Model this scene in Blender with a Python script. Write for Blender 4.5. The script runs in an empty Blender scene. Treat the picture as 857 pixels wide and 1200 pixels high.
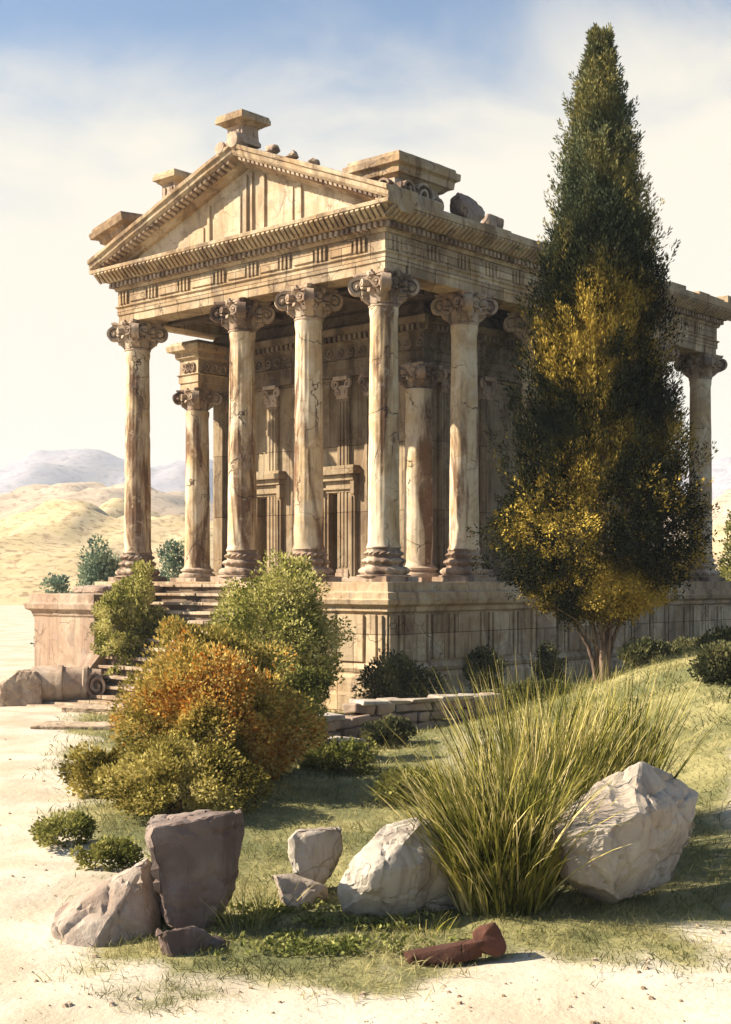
import bpy, bmesh, math, random
import numpy as np
from mathutils import Vector, Matrix, noise

random.seed(7)
RNG = np.random.default_rng(11)
R = math.radians
S = bpy.context.scene
COL = S.collection
F, CX, HY = 1590.0, 428.5, 680.0        # focal length in px, principal column, horizon row of the photograph
CZ = 3.75                               # camera height

def at(px, Y):                          # lateral metres for a photo column at distance Y
    return (px - CX) / F * Y

def zof(py, Y):
    return CZ + (HY - py) / F * Y

def sm(a, b, x):
    t = min(1.0, max(0.0, (x - a) / (b - a)))
    return t * t * (3 - 2 * t)

def fb(x, y, z, o=4):
    return noise.fractal(Vector((x, y, z)), 1.0, 2.0, o, noise_basis='PERLIN_ORIGINAL')

# ------------------------------------------------------------------ tags
def tag(o, label=None, cat=None, group=None, kind=None):
    if label: o['label'] = label
    if cat: o['category'] = cat
    if group: o['group'] = group
    if kind or cat: o['kind'] = kind or 'thing'
    return o

def empty(name, loc=(0, 0, 0), rz=0.0):
    o = bpy.data.objects.new(name, None)
    COL.objects.link(o)
    o.location = loc
    o.rotation_euler = (0, 0, rz)
    o.empty_display_size = 0.3
    return o

def copy_tree(o, parent=None):
    c = o.copy()
    COL.objects.link(c)
    if parent is not None:
        c.parent = parent
    for ch in list(o.children):
        copy_tree(ch, c)
    return c

# ------------------------------------------------------------------ mesh builder
class MB:
    def __init__(self):
        self.v, self.f = [], []

    def add(self, vs, fs):
        n = len(self.v)
        self.v.extend([tuple(p) for p in vs])
        self.f.extend([tuple(i + n for i in q) for q in fs])

    def box(self, x0, x1, y0, y1, z0, z1, j=0.0, M=None):
        vs = [Vector((x, y, z)) for z in (z0, z1) for y in (y0, y1) for x in (x0, x1)]
        if j:
            vs = [p + Vector((random.uniform(-j, j), random.uniform(-j, j), random.uniform(-j, j))) for p in vs]
        if M is not None:
            vs = [M @ p for p in vs]
        self.add(vs, [(0, 2, 3, 1), (4, 5, 7, 6), (0, 1, 5, 4), (1, 3, 7, 5), (3, 2, 6, 7), (2, 0, 4, 6)])

    def lathe(self, prof, seg=32, fn=None, cap=True, M=None, a0=0.0):
        vs, fs = [], []
        n = len(prof)
        for k, (r, z) in enumerate(prof):
            for i in range(seg):
                a = 2 * math.pi * i / seg + a0
                rr = r if fn is None else fn(r, z, a, k)
                p = Vector((rr * math.cos(a), rr * math.sin(a), z))
                vs.append(M @ p if M is not None else p)
        for k in range(n - 1):
            for i in range(seg):
                i2 = (i + 1) % seg
                fs.append((k * seg + i, k * seg + i2, (k + 1) * seg + i2, (k + 1) * seg + i))
        if cap:
            fs.append(tuple(reversed(range(seg))))
            fs.append(tuple((n - 1) * seg + i for i in range(seg)))
        self.add(vs, fs)

    def ring(self, prof, x0, x1, y0, y1, seg=0.5, j=0.0, sides='all', seed=0.0, capends=True):
        """moulding profile [(offset, z)...] swept round a rectangle with mitred corners (worn by j)"""
        loops = []
        P = []
        nx = max(1, int((x1 - x0) / seg)); ny = max(1, int((y1 - y0) / seg))
        path = [('x', i / nx, 0) for i in range(nx)] + [('y', i / ny, 1) for i in range(ny)] + \
               [('x', 1 - i / nx, 2) for i in range(nx)] + [('y', 1 - i / ny, 3) for i in range(ny)]
        for (o, z) in prof:
            lp = []
            for (ax, t, side) in path:
                X0, X1, Y0, Y1 = x0 - o, x1 + o, y0 - o, y1 + o
                if side == 0: p = Vector((X0 + (X1 - X0) * t, Y0, z))
                elif side == 1: p = Vector((X1, Y0 + (Y1 - Y0) * t, z))
                elif side == 2: p = Vector((X0 + (X1 - X0) * t, Y1, z))
                else: p = Vector((X0, Y0 + (Y1 - Y0) * t, z))
                if j:
                    q = p * 1.7 + Vector((seed, seed, seed))
                    c = noise.noise(q) * 0.6 + noise.noise(q * 3.1) * 0.5
                    d = j * (c - max(0.0, noise.noise(q * 0.9 + Vector((9, 3, 1))) - 0.25) * 3.0)
                    n2 = {0: Vector((0, -1, 0)), 1: Vector((1, 0, 0)), 2: Vector((0, 1, 0)), 3: Vector((-1, 0, 0))}[side]
                    p = p + n2 * d + Vector((0, 0, j * 0.5 * noise.noise(q * 2 + Vector((5, 5, 5)))))
                lp.append(p)
            loops.append(lp)
        L = len(path)
        vs = [p for lp in loops for p in lp]
        fs = []
        for k in range(len(prof) - 1):
            for i in range(L):
                i2 = (i + 1) % L
                fs.append((k * L + i, k * L + i2, (k + 1) * L + i2, (k + 1) * L + i))
        if capends:
            fs.append(tuple(reversed(range(L))))
            fs.append(tuple((len(prof) - 1) * L + i for i in range(L)))
        self.add(vs, fs)

    def tube(self, pts, rad, seg=8, cap=True):
        n = len(pts)
        pts = [Vector(p) for p in pts]
        vs, fs = [], []
        up = None
        for k in range(n):
            d = (pts[min(k + 1, n - 1)] - pts[max(k - 1, 0)]).normalized()
            if up is None:
                up = d.orthogonal().normalized()
            up = (up - d * up.dot(d)).normalized()
            w = d.cross(up)
            r = rad[k] if isinstance(rad, (list, tuple)) else rad
            for i in range(seg):
                a = 2 * math.pi * i / seg
                vs.append(pts[k] + (up * math.cos(a) + w * math.sin(a)) * r)
        for k in range(n - 1):
            for i in range(seg):
                i2 = (i + 1) % seg
                fs.append((k * seg + i, k * seg + i2, (k + 1) * seg + i2, (k + 1) * seg + i))
        if cap:
            fs.append(tuple(reversed(range(seg))))
            fs.append(tuple((n - 1) * seg + i for i in range(seg)))
        self.add(vs, fs)

    def strap(self, pts, side, w, th, nrm=None):
        """flat band of width w and thickness th following pts; side = width direction"""
        n = len(pts)
        pts = [Vector(p) for p in pts]
        side = Vector(side).normalized()
        vs, fs = [], []
        for k in range(n):
            d = (pts[min(k + 1, n - 1)] - pts[max(k - 1, 0)]).normalized()
            nn = side.cross(d).normalized()
            ww = (w[k] if isinstance(w, (list, tuple)) else w) / 2
            tt = (th[k] if isinstance(th, (list, tuple)) else th) / 2
            for (a, b) in ((-1, -1), (1, -1), (1, 1), (-1, 1)):
                vs.append(pts[k] + side * ww * a + nn * tt * b)
        for k in range(n - 1):
            for i in range(4):
                i2 = (i + 1) % 4
                fs.append((k * 4 + i, k * 4 + i2, (k + 1) * 4 + i2, (k + 1) * 4 + i))
        fs.append((3, 2, 1, 0))
        fs.append(tuple((n - 1) * 4 + i for i in range(4)))
        self.add(vs, fs)

    def build(self, name, mat, parent=None, bevel=0.0, smooth=None, loc=None, seg=2):
        me = bpy.data.meshes.new(name)
        me.from_pydata(self.v, [], self.f)
        bm = bmesh.new(); bm.from_mesh(me)
        bmesh.ops.recalc_face_normals(bm, faces=bm.faces)
        bm.to_mesh(me); bm.free()
        me.materials.append(mat)
        if smooth:
            me.polygons.foreach_set('use_smooth', [True] * len(me.polygons))
            me.set_sharp_from_angle(angle=R(smooth))
        o = bpy.data.objects.new(name, me)
        COL.objects.link(o)
        if parent is not None: o.parent = parent
        if loc is not None: o.location = loc
        if bevel:
            m = o.modifiers.new('worn', 'BEVEL')
            m.width = bevel; m.segments = seg; m.limit_method = 'ANGLE'; m.angle_limit = R(35)
            m.harden_normals = False
        return o

# ------------------------------------------------------------------ materials
class NT:
    def __init__(self, name):
        self.m = bpy.data.materials.new(name)
        self.m.use_nodes = True
        self.t = self.m.node_tree
        self.t.nodes.clear()
        self.out = self.n('ShaderNodeOutputMaterial')

    def n(self, typ, **kw):
        o = self.t.nodes.new(typ)
        for k, v in kw.items():
            setattr(o, k, v)
        return o

    def l(self, a, b):
        self.t.links.new(a, b)

    def val(self, sock, v):
        if hasattr(v, 'links') or isinstance(v, bpy.types.NodeSocket): self.l(v, sock)
        else: sock.default_value = v

    def math(self, op, a, b=0.0, c=None, clamp=False):
        o = self.n('ShaderNodeMath', operation=op); o.use_clamp = clamp
        self.val(o.inputs[0], a); self.val(o.inputs[1], b)
        if c is not None: self.val(o.inputs[2], c)
        return o.outputs[0]

    def mapr(self, v, a, b, c=0.0, d=1.0):
        o = self.n('ShaderNodeMapRange'); o.interpolation_type = 'SMOOTHSTEP'
        self.val(o.inputs['Value'], v)
        for k, x in zip(('From Min', 'From Max', 'To Min', 'To Max'), (a, b, c, d)): o.inputs[k].default_value = x
        return o.outputs['Result']

    def mix(self, f, a, b, mode='MIX'):
        o = self.n('ShaderNodeMix', data_type='RGBA', blend_type=mode)
        self.val(o.inputs['Factor'], f)
        for s, x in ((o.inputs['A'], a), (o.inputs['B'], b)):
            if isinstance(x, (tuple, list)): s.default_value = (*x[:3], 1)
            else: self.l(x, s)
        return o.outputs['Result']

    def noise(self, vec, scale, detail=4, rough=0.55, dist=0.0):
        o = self.n('ShaderNodeTexNoise')
        o.inputs['Scale'].default_value = scale; o.inputs['Detail'].default_value = detail
        o.inputs['Roughness'].default_value = rough; o.inputs['Distortion'].default_value = dist
        if vec is not None: self.l(vec, o.inputs['Vector'])
        return o.outputs['Fac']

    def mapping(self, vec, scale=(1, 1, 1), loc=(0, 0, 0)):
        o = self.n('ShaderNodeMapping')
        self.l(vec, o.inputs['Vector'])
        o.inputs['Scale'].default_value = scale
        if isinstance(loc, bpy.types.NodeSocket): self.l(loc, o.inputs['Location'])
        else: o.inputs['Location'].default_value = loc
        return o.outputs['Vector']

    def coords(self, rand=True):
        tc = self.n('ShaderNodeTexCoord').outputs['Object']
        if rand:
            oi = self.n('ShaderNodeObjectInfo').outputs['Random']
            s = self.math('MULTIPLY', oi, 57.0)
            c = self.n('ShaderNodeCombineXYZ')
            for i in range(3): self.l(s, c.inputs[i])
            a = self.n('ShaderNodeVectorMath', operation='ADD')
            self.l(tc, a.inputs[0]); self.l(c.outputs[0], a.inputs[1])
            return a.outputs[0]
        return tc

    def bsdf(self, col, rough=0.9, bump=None, bstr=0.4, bdist=0.05, spec=0.2):
        b = self.n('ShaderNodeBsdfPrincipled')
        self.val(b.inputs['Base Color'], col if not isinstance(col, tuple) else (*col[:3], 1))
        self.val(b.inputs['Roughness'], rough)
        b.inputs['Specular IOR Level'].default_value = spec
        if bump is not None:
            bp = self.n('ShaderNodeBump')
            bp.inputs['Strength'].default_value = bstr; bp.inputs['Distance'].default_value = bdist
            self.l(bump, bp.inputs['Height']); self.l(bp.outputs[0], b.inputs['Normal'])
        self.l(b.outputs[0], self.out.inputs['Surface'])
        return b

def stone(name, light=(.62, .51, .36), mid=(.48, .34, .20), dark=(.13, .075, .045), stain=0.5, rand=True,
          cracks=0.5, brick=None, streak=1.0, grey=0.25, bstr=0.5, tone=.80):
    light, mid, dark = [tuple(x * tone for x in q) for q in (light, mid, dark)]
    n = NT(name)
    c = n.coords(rand)
    big = n.noise(c, 0.55, 5, 0.6, 0.6)
    col = n.mix(n.mapr(big, .38, .62), light, mid)
    blot = n.noise(n.mapping(c, (1, 1, 1), (7.3, 2.1, 4)), 1.5, 6, 0.65, 1.2)
    col = n.mix(n.math('MULTIPLY', n.mapr(blot, .52, .60), .45), col, tuple(x * .72 for x in mid))
    wash = n.noise(n.mapping(c, (1.15, 1.15, .26), (3, 9, 1)), 1.0, 5, 0.6, 0.9)
    col = n.mix(n.math('MULTIPLY', n.mapr(wash, .48, .62), stain * streak, clamp=True), col, dark)
    edge = n.noise(n.mapping(c, (9, 9, .8), (1, 1, 1)), 1.0, 4, 0.6, 0.3)
    col = n.mix(n.math('MULTIPLY', n.mapr(edge, .52, .72), .38), col, tuple(x * 1.2 for x in dark))
    g = n.noise(n.mapping(c, (1, 1, 1), (21, 5, 2)), 2.2, 5, 0.7, 0.4)
    col = n.mix(n.math('MULTIPLY', n.mapr(g, .5, .7), grey), col, tuple(x * tone for x in (.33, .31, .30)))
    pale = n.noise(n.mapping(c, (1, 1, 1), (2, 15, 8)), 3.2, 6, 0.7, 0.2)
    col = n.mix(n.math('MULTIPLY', n.mapr(pale, .55, .68), .35), col, tuple(min(.8, x * 1.25) for x in light))
    fine = n.noise(c, 26, 4, 0.7)
    hgt = n.math('ADD', n.math('MULTIPLY', blot, .6), n.math('MULTIPLY', fine, .25))
    if cracks:
        wob = n.n('ShaderNodeTexNoise'); wob.inputs['Scale'].default_value = 1.3; wob.inputs['Detail'].default_value = 4
        n.l(c, wob.inputs['Vector'])
        va = n.n('ShaderNodeVectorMath', operation='MULTIPLY_ADD')
        n.l(wob.outputs['Color'], va.inputs[0]); va.inputs[1].default_value = (1.1, 1.1, 1.1); n.l(c, va.inputs[2])
        vo = n.n('ShaderNodeTexVoronoi', feature='DISTANCE_TO_EDGE'); vo.inputs['Scale'].default_value = .62
        n.l(va.outputs[0], vo.inputs['Vector'])
        ln = n.mapr(vo.outputs['Distance'], .003, .014, 1, 0)
        gate = n.mapr(n.noise(n.mapping(c, (1, 1, 1), (40, 1, 6)), .8, 2), .42, .55)
        ln = n.math('MULTIPLY', n.math('MULTIPLY', ln, gate), cracks)
        col = n.mix(ln, col, (.05, .03, .02))
        hgt = n.math('SUBTRACT', hgt, n.math('MULTIPLY', ln, .8))
    if brick:
        bw, bh, off = brick
        sx = n.n('ShaderNodeSeparateXYZ'); n.l(c, sx.inputs[0])
        cb = n.n('ShaderNodeCombineXYZ')
        n.l(n.math('ADD', sx.outputs[0], sx.outputs[1]), cb.inputs[0]); n.l(n.math('ADD', sx.outputs[2], off), cb.inputs[1])
        bt = n.n('ShaderNodeTexBrick')
        n.l(cb.outputs[0], bt.inputs['Vector'])
        bt.inputs['Scale'].default_value = 1.0; bt.inputs['Brick Width'].default_value = bw; bt.inputs['Row Height'].default_value = bh
        bt.inputs['Mortar Size'].default_value = .014; bt.inputs['Mortar Smooth'].default_value = .4; bt.inputs['Bias'].default_value = 0
        bt.inputs['Color1'].default_value = (1.12, 1.1, 1.05, 1); bt.inputs['Color2'].default_value = (.66, .62, .58, 1)
        bt.inputs['Mortar'].default_value = (.34, .27, .23, 1)
        col = n.mix(1.0, col, bt.outputs['Color'], 'MULTIPLY')
        hgt = n.math('SUBTRACT', hgt, n.math('MULTIPLY', bt.outputs['Fac'], 1.0))
    hgt = n.math('ADD', hgt, n.math('MULTIPLY', n.noise(c, 70, 3, .8), .12))
    n.bsdf(col, .92, hgt, bstr, .06)
    return n.m

M_COL = stone('column_marble', stain=.9, cracks=.9, light=(.74, .62, .45), mid=(.58, .41, .23), dark=(.13, .06, .028))
M_CARVE = stone('carved_marble', light=(.54, .42, .31), mid=(.36, .25, .17), dark=(.09, .05, .038), stain=.75, cracks=0, grey=.3)
M_ENT = stone('entablature_stone', rand=False, brick=(1.15, .5, -.03 - 9.05), stain=.5, cracks=.5)
M_TRIM = stone('cornice_stone', rand=False, stain=.6, cracks=.5, light=(.57, .45, .30), mid=(.44, .30, .17))
M_WALL = stone('ashlar_wall', tone=.68, rand=False, brick=(1.3, 2.25, .7), stain=.55, cracks=.5, light=(.46, .37, .25), mid=(.36, .26, .16))  # wall tone lowered so the porch shade reads deeper
M_INNER = stone('porch_shade_stone', tone=.6, rand=False, stain=.7, cracks=.5, light=(.36, .28, .19), mid=(.26, .18, .11), dark=(.07, .042, .03))  # darker copy of the cornice stone, porch shade put into its colour
M_INNERC = stone('porch_shade_carving', tone=.65, light=(.36, .28, .20), mid=(.24, .165, .11), dark=(.06, .035, .026), stain=.7, cracks=0)  # darker copy of the carved marble, shaded by colour like the porch
M_TYMP = stone('tympanum_stone', rand=False, stain=.35, cracks=.4, light=(.66, .55, .40), mid=(.54, .40, .25))
M_POD = stone('podium_stone', rand=False, brick=(1.3, 1.1, 0), stain=.55, cracks=.6, light=(.60, .49, .34), mid=(.45, .32, .19))
M_STEP = stone('step_stone', rand=False, stain=.4, cracks=.4, light=(.54, .43, .31), mid=(.40, .28, .18))
M_RISER_SHADE = stone('riser_shade_stone', rand=False, stain=.6, cracks=0, light=(.22, .16, .11), mid=(.16, .11, .075), dark=(.06, .04, .03))  # riser stone darkened in colour to stand in for shadow under the treads
M_CEIL = stone('soffit_stone', rand=False, stain=.7, cracks=0, light=(.15, .10, .065), mid=(.10, .065, .042), dark=(.05, .03, .02))  # ceiling stone set dark, deepening the porch shade by colour
M_ROCK = stone('boulder_limestone', light=(.56, .50, .41), mid=(.46, .375, .29), dark=(.15, .10, .085), tone=.74, stain=.5, bstr=.8, cracks=.3, grey=.35)
M_ROCKB = stone('brown_sandstone', tone=.68, bstr=.8, light=(.36, .28, .23), mid=(.22, .155, .13), dark=(.09, .058, .05), stain=.6, cracks=.9, grey=.3)
M_ROCKP = stone('pinkish_limestone', tone=.8, bstr=.8, light=(.52, .44, .36), mid=(.36, .27, .21), dark=(.13, .085, .07), stain=.45, cracks=.9, grey=.25)
M_PINK = stone('pinkish_stone', rand=False, light=(.48, .37, .27), mid=(.38, .26, .18), dark=(.14, .085, .06), stain=.45, cracks=.5)
M_RED = stone('red_terracotta_stone', bstr=.8, light=(.15, .062, .038), mid=(.09, .036, .024), dark=(.035, .016, .012), stain=.6, cracks=.4, grey=.03)
M_RUB = stone('rubble_stone', light=(.46, .36, .27), mid=(.34, .23, .17), dark=(.13, .085, .07), stain=.5, cracks=.6, grey=.35)

def foliage(name, cols, scale=1.2, spread=.16, trans=.25, rand=True, tipz=None):
    """cols: list of (pos, rgb) picked by clump noise plus a per-leaf shift"""
    n = NT(name)
    c = n.coords(rand)
    nz = n.noise(c, scale, 3, .6, .5)
    isl = n.n('ShaderNodeNewGeometry').outputs['Random Per Island']
    f = n.math('ADD', n.mapr(nz, .28, .72), n.math('MULTIPLY', n.math('SUBTRACT', isl, .5), spread * 2))
    r = n.n('ShaderNodeValToRGB'); n.l(f, r.inputs[0])
    el = r.color_ramp.elements
    while len(el) < len(cols): el.new(.5)
    for e, (p, q) in zip(el, cols):
        e.position = p; e.color = (*q, 1)
    col = r.outputs[0]
    if tipz:                       # young blue-green growth towards the top of the tree
        tc = n.n('ShaderNodeSeparateXYZ'); n.l(n.n('ShaderNodeTexCoord').outputs['Object'], tc.inputs[0])
        k = n.math('MULTIPLY', n.mapr(n.math('ADD', tc.outputs[2], n.math('MULTIPLY', nz, 3.0)), tipz[0] + 1.5, tipz[1] + 1.5), n.math('ADD', .35, n.math('MULTIPLY', isl, .6)))
        col = n.mix(k, col, tipz[2])
    d = n.n('ShaderNodeBsdfDiffuse'); n.l(col, d.inputs[0])
    t = n.n('ShaderNodeBsdfTranslucent'); n.l(col, t.inputs[0])
    m = n.n('ShaderNodeMixShader'); m.inputs[0].default_value = trans
    n.l(d.outputs[0], m.inputs[1]); n.l(t.outputs[0], m.inputs[2])
    n.l(m.outputs[0], n.out.inputs['Surface'])
    return n.m

F_CYP = foliage('cypress_foliage', [(.1, (.009, .012, .007)), (.46, (.022, .024, .009)), (.62, (.085, .062, .012)), (.85, (.42, .30, .06))], .5, .14, .06, tipz=(8.5, 12.5, (.13, .16, .09)))
F_OLIVE = foliage('olive_leaves', [(.05, (.08, .09, .02)), (.4, (.27, .26, .06)), (.7, (.47, .43, .14)), (1, (.62, .56, .25))], 1.3, .3, .3)
F_YELLOW = foliage('yellow_olive_leaves', [(.05, (.07, .06, .014)), (.4, (.22, .18, .04)), (.7, (.42, .34, .09)), (1, (.55, .47, .18))], 1.2, .26, .3)
F_ORANGE = foliage('autumn_leaves', [(.05, (.12, .105, .024)), (.3, (.27, .22, .05)), (.5, (.52, .40, .12)), (.66, (.62, .40, .10)), (.80, (.48, .20, .03)), (.92, (.33, .10, .016)), (1, (.56, .42, .14))], .75, .26, .3)
F_GREEN = foliage('bush_leaves', [(.05, (.045, .052, .014)), (.45, (.15, .155, .038)), (.8, (.30, .28, .08)), (1, (.42, .38, .14))], 1.4, .25, .3)
F_DARK = foliage('dark_leaves', [(.05, (.025, .03, .016)), (.5, (.075, .08, .035)), (1, (.19, .175, .075))], 1.5, .25)
F_BLUE = foliage('bluish_leaves', [(.05, (.07, .11, .085)), (.5, (.19, .25, .17)), (1, (.38, .40, .25))], .9, .25, .3)
F_GRASS = foliage('dry_grass_blades', [(.05, (.04, .045, .012)), (.36, (.13, .135, .026)), (.62, (.29, .26, .055)), (.85, (.44, .36, .10)), (1, (.58, .48, .22))], 1.4, .55, .22)
F_TURF = foliage('turf_blades', [(.05, (.07, .075, .03)), (.40, (.17, .165, .065)), (.72, (.30, .27, .115)), (1, (.42, .365, .18))], .6, .2, .3, False)
F_SPROUT = foliage('sprout_leaves', [(.05, (.07, .085, .02)), (.5, (.17, .18, .05)), (1, (.32, .31, .11))], 3, .4)

def bark():
    n = NT('bark')
    c = n.coords()
    s = n.noise(n.mapping(c, (14, 14, 2)), 1, 4, .6, .3)
    n.bsdf(n.mix(n.mapr(s, .35, .65), (.05, .032, .024), (.2, .14, .1)), .95, s, .7, .03)
    return n.m
M_BARK = bark()

# ------------------------------------------------------------------ ground
def gh(x, y):
    s = math.log(1 + math.exp(min(30, (x - 1.5) * 1.2))) / 1.2
    h = 0.10 * min(s, 14) * sm(10, 24, y)
    h += 1.65 * math.exp(-((x - 8.0) / 4.3) ** 2 - ((y - 28.5) / 7.5) ** 2)
    h += .35 * math.exp(-((x + 2.5) / 3.5) ** 2 - ((y - 24) / 5) ** 2)
    if y < 80:
        h += .10 * fb(x * .35, y * .35, 3, 3) + .03 * fb(x * 1.7, y * 1.7, 8, 2)
    return h

def veg(x, y):
    """how much grass the soil carries (0 bare pale soil, 1 grass)"""
    w = fb(x * .45, y * .3, 1.5, 4)
    w2 = fb(x * 1.3, y * 1.0, 7.5, 3)
    lft = -3.6 - .21 * min(max(y - 14, 0), 23)
    v = sm(-.6, 1.5, (x - lft) + w * 1.0 + w2 * .4)
    v *= sm(11.9, 14.3, y + w * 1.0 + w2 * 1.0)
    v *= 1 - sm(-.4, 1.2, x - (3.7 + .27 * max(0, y - 14.5) + .11 * max(0, y - 19) ** 1.3) + w * .9) * (1 - sm(26, 31, y))
    # pale trodden gap between wall and tall grass
    g = math.exp(-((x - 1.8 - .07 * (y - 24)) / 1.2) ** 2 - ((y - 26.5) / 4.5) ** 2)
    v *= 1 - .42 * g
    if y > 48: v = max(v, sm(0, .3, fb(x * .05, y * .05, 2, 3)) * .7) if x > 4 else v
    # ground out of view, set to dark scrub to cut bounced light
    out = max(sm(7, 11, x - .27 * max(y, 0) - .5), sm(6.5, 2.0, y))
    return max(v, out * 2.0)

def axis(lo, hi, step, far, grow=1.18):
    a = list(np.arange(lo, hi + 1e-6, step))
    s = step; p = hi
    while p < far:
        s *= grow; p += s; a.append(p)
    s = step; p = lo; pre = []
    while p > -far:
        s *= grow; p -= s; pre.append(p)
    return pre[::-1] + a

def make_ground():
    xs = axis(-13, 15, .2, 5000); ys = axis(8, 52, .2, 5000)
    nx, ny = len(xs), len(ys)
    vs, vg = [], []
    for y in ys:
        for x in xs:
            near = -40 < x < 60 and -40 < y < 110
            vs.append((x, y, gh(x, y) if near else (0.10 * min(max(x - 1.5, 0), 14) * sm(10, 24, y) * (1 - sm(110, 200, y)))))
            vg.append(veg(x, y) if near else (.15 if x < 4 and y > 0 else 2.0))
    fs = [(j * nx + i, j * nx + i + 1, (j + 1) * nx + i + 1, (j + 1) * nx + i) for j in range(ny - 1) for i in range(nx - 1)]
    me = bpy.data.meshes.new('ground'); me.from_pydata(vs, [], fs)
    a = me.attributes.new('veg', 'FLOAT', 'POINT'); a.data.foreach_set('value', vg)
    me.polygons.foreach_set('use_smooth', [True] * len(fs))
    n = NT('dry_soil_and_turf')
    c = n.coords(False)
    at_ = n.n('ShaderNodeAttribute', attribute_name='veg').outputs['Fac']
    nz = n.noise(c, 1.6, 6, .65, .4); n2 = n.noise(c, .5, 4, .6, .3); n3 = n.noise(c, 9, 4, .7)
    f = n.mapr(n.math('ADD', at_, n.math('MULTIPLY', n.math('SUBTRACT', nz, .5), 1.1)), .18, .85)
    soil = n.mix(n.mapr(n2, .35, .65), (.50, .45, .36), (.40, .335, .245))
    soil = n.mix(n.math('MULTIPLY', n.mapr(n3, .5, .75), .35), soil, (.34, .26, .17))
    n4 = n.noise(c, 45, 3, .75)
    soil = n.mix(n.math('MULTIPLY', n.mapr(n4, .56, .7), .5), soil, (.30, .235, .165))
    grass = n.mix(n.mapr(nz, .35, .65), (.17, .16, .065), (.30, .265, .12))
    grass = n.mix(n.mapr(n2, .42, .62), grass, (.12, .125, .055))
    grass = n.mix(n.math('MULTIPLY', n.mapr(n3, .5, .7), .5), grass, (.15, .135, .055))
    grass = n.mix(n.mapr(at_, 1.15, 1.8), grass, (.055, .06, .028))      # unseen ground darkened as low scrub to weaken its bounce light
    n.bsdf(n.mix(f, soil, grass), .95, n.math('ADD', nz, n.math('MULTIPLY', n3, .4)), .5, .08, .1)
    me.materials.append(n.m)
    o = bpy.data.objects.new('ground', me); COL.objects.link(o)
    tag(o, kind='structure')
make_ground()

# ------------------------------------------------------------------ hills
def interp(tab, x):
    if x <= tab[0][0]: return tab[0][1]
    for (a, b), (c, d) in zip(tab, tab[1:]):
        if x <= c:
            t = (x - a) / (c - a); t = t * t * (3 - 2 * t)
            return b + (d - b) * t
    return tab[-1][1]

def hills(name, Y, depth, tab, cols, nx=220, ny=34, rough=.18, seed=0.0, sc=1.0, px0=-700, px1=1600):
    vs = []
    for j in range(ny):
        t = j / (ny - 1)
        y = Y - depth * .55 + depth * t
        prof = math.sin(math.pi * min(1, t / 1.0)) ** 1.15
        for i in range(nx):
            px = px0 + (px1 - px0) * i / (nx - 1)
            x = at(px, Y)
            crest = (HY - interp(tab, px)) / F * Y + CZ
            q = Vector((x / Y * 9 * sc + seed, y / Y * 9 * sc, seed))
            rdg = 1 - abs(noise.noise(q)) * 2.0
            z = crest * prof * (1 - rough * .6 + rough * rdg * .8 + rough * .9 * noise.fractal(q * 3, .9, 2, 5)) - .5
            vs.append((x, y, z if 0 < j < ny - 1 else -3))
    fs = [(j * nx + i, j * nx + i + 1, (j + 1) * nx + i + 1, (j + 1) * nx + i) for j in range(ny - 1) for i in range(nx - 1)]
    me = bpy.data.meshes.new(name); me.from_pydata(vs, [], fs)
    me.polygons.foreach_set('use_smooth', [True] * len(fs))
    n = NT(name + '_earth')
    c = n.coords(False)
    a = n.noise(n.mapping(c, (4 / Y * 10, 4 / Y * 10, 14 / Y * 10)), 1, 5, .6, .6)
    b = n.noise(n.mapping(c, (18 / Y * 10, 18 / Y * 10, 30 / Y * 10)), 1, 5, .65, .4)
    col = n.mix(n.mapr(a, .38, .62), cols[0], cols[1])
    col = n.mix(n.math('MULTIPLY', n.mapr(b, .5, .62), .75), col, cols[2])
    n.bsdf(col, .95, None, spec=.05)
    me.materials.append(n.m)
    o = bpy.data.objects.new(name, me); COL.objects.link(o)
    tag(o, kind='structure')

hills('mountains', 1500, 900, [(-700, 610), (-200, 600), (0, 578), (45, 556), (85, 538), (125, 541), (180, 553), (240, 550), (300, 575), (500, 590), (760, 575), (860, 545), (950, 548), (1200, 590), (1600, 620)],
      ((.26, .25, .28), (.32, .29, .30), (.17, .16, .19)), rough=.12, seed=3.1)
hills('hills', 700, 420, [(-700, 620), (-200, 615), (0, 592), (60, 578), (110, 566), (160, 575), (220, 585), (300, 600), (760, 610), (850, 580), (920, 575), (1200, 610), (1600, 620)],
      ((.38, .29, .20), (.44, .35, .25), (.20, .14, .10)), rough=.16, seed=11.7)
hills('dunes', 330, 240, [(-700, 650), (-150, 640), (0, 622), (70, 604), (130, 594), (190, 606), (260, 612), (400, 640), (760, 645), (850, 618), (950, 612), (1200, 640), (1600, 650)],
      ((.42, .33, .18), (.48, .38, .23), (.19, .125, .065)), rough=.22, seed=21.3)

# ------------------------------------------------------------------ temple
UX = Vector((-.745, .667)); UX.normalize()
RZ = math.atan2(-UX.y, -UX.x)
C0 = Vector((at(450, 39.75), 39.75, 0))
temple = empty('temple', C0, RZ)
tag(temple, 'ruined classical stone temple with tall columns, carved capitals and a gabled front', 'temple')
FZ = 3.7                    # floor height above ground
HC = 9.0                    # outer column height
# local frame: x runs right along the front (front corner column at 0, left one at -11.4), y runs back, z up
XL, YB = -11.4, 19.2

def W(x, y, z):             # temple local -> world
    return temple_m @ Vector((x, y, z))
temple_m = Matrix.Translation(C0) @ Matrix.Rotation(RZ, 4, 'Z')

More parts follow.
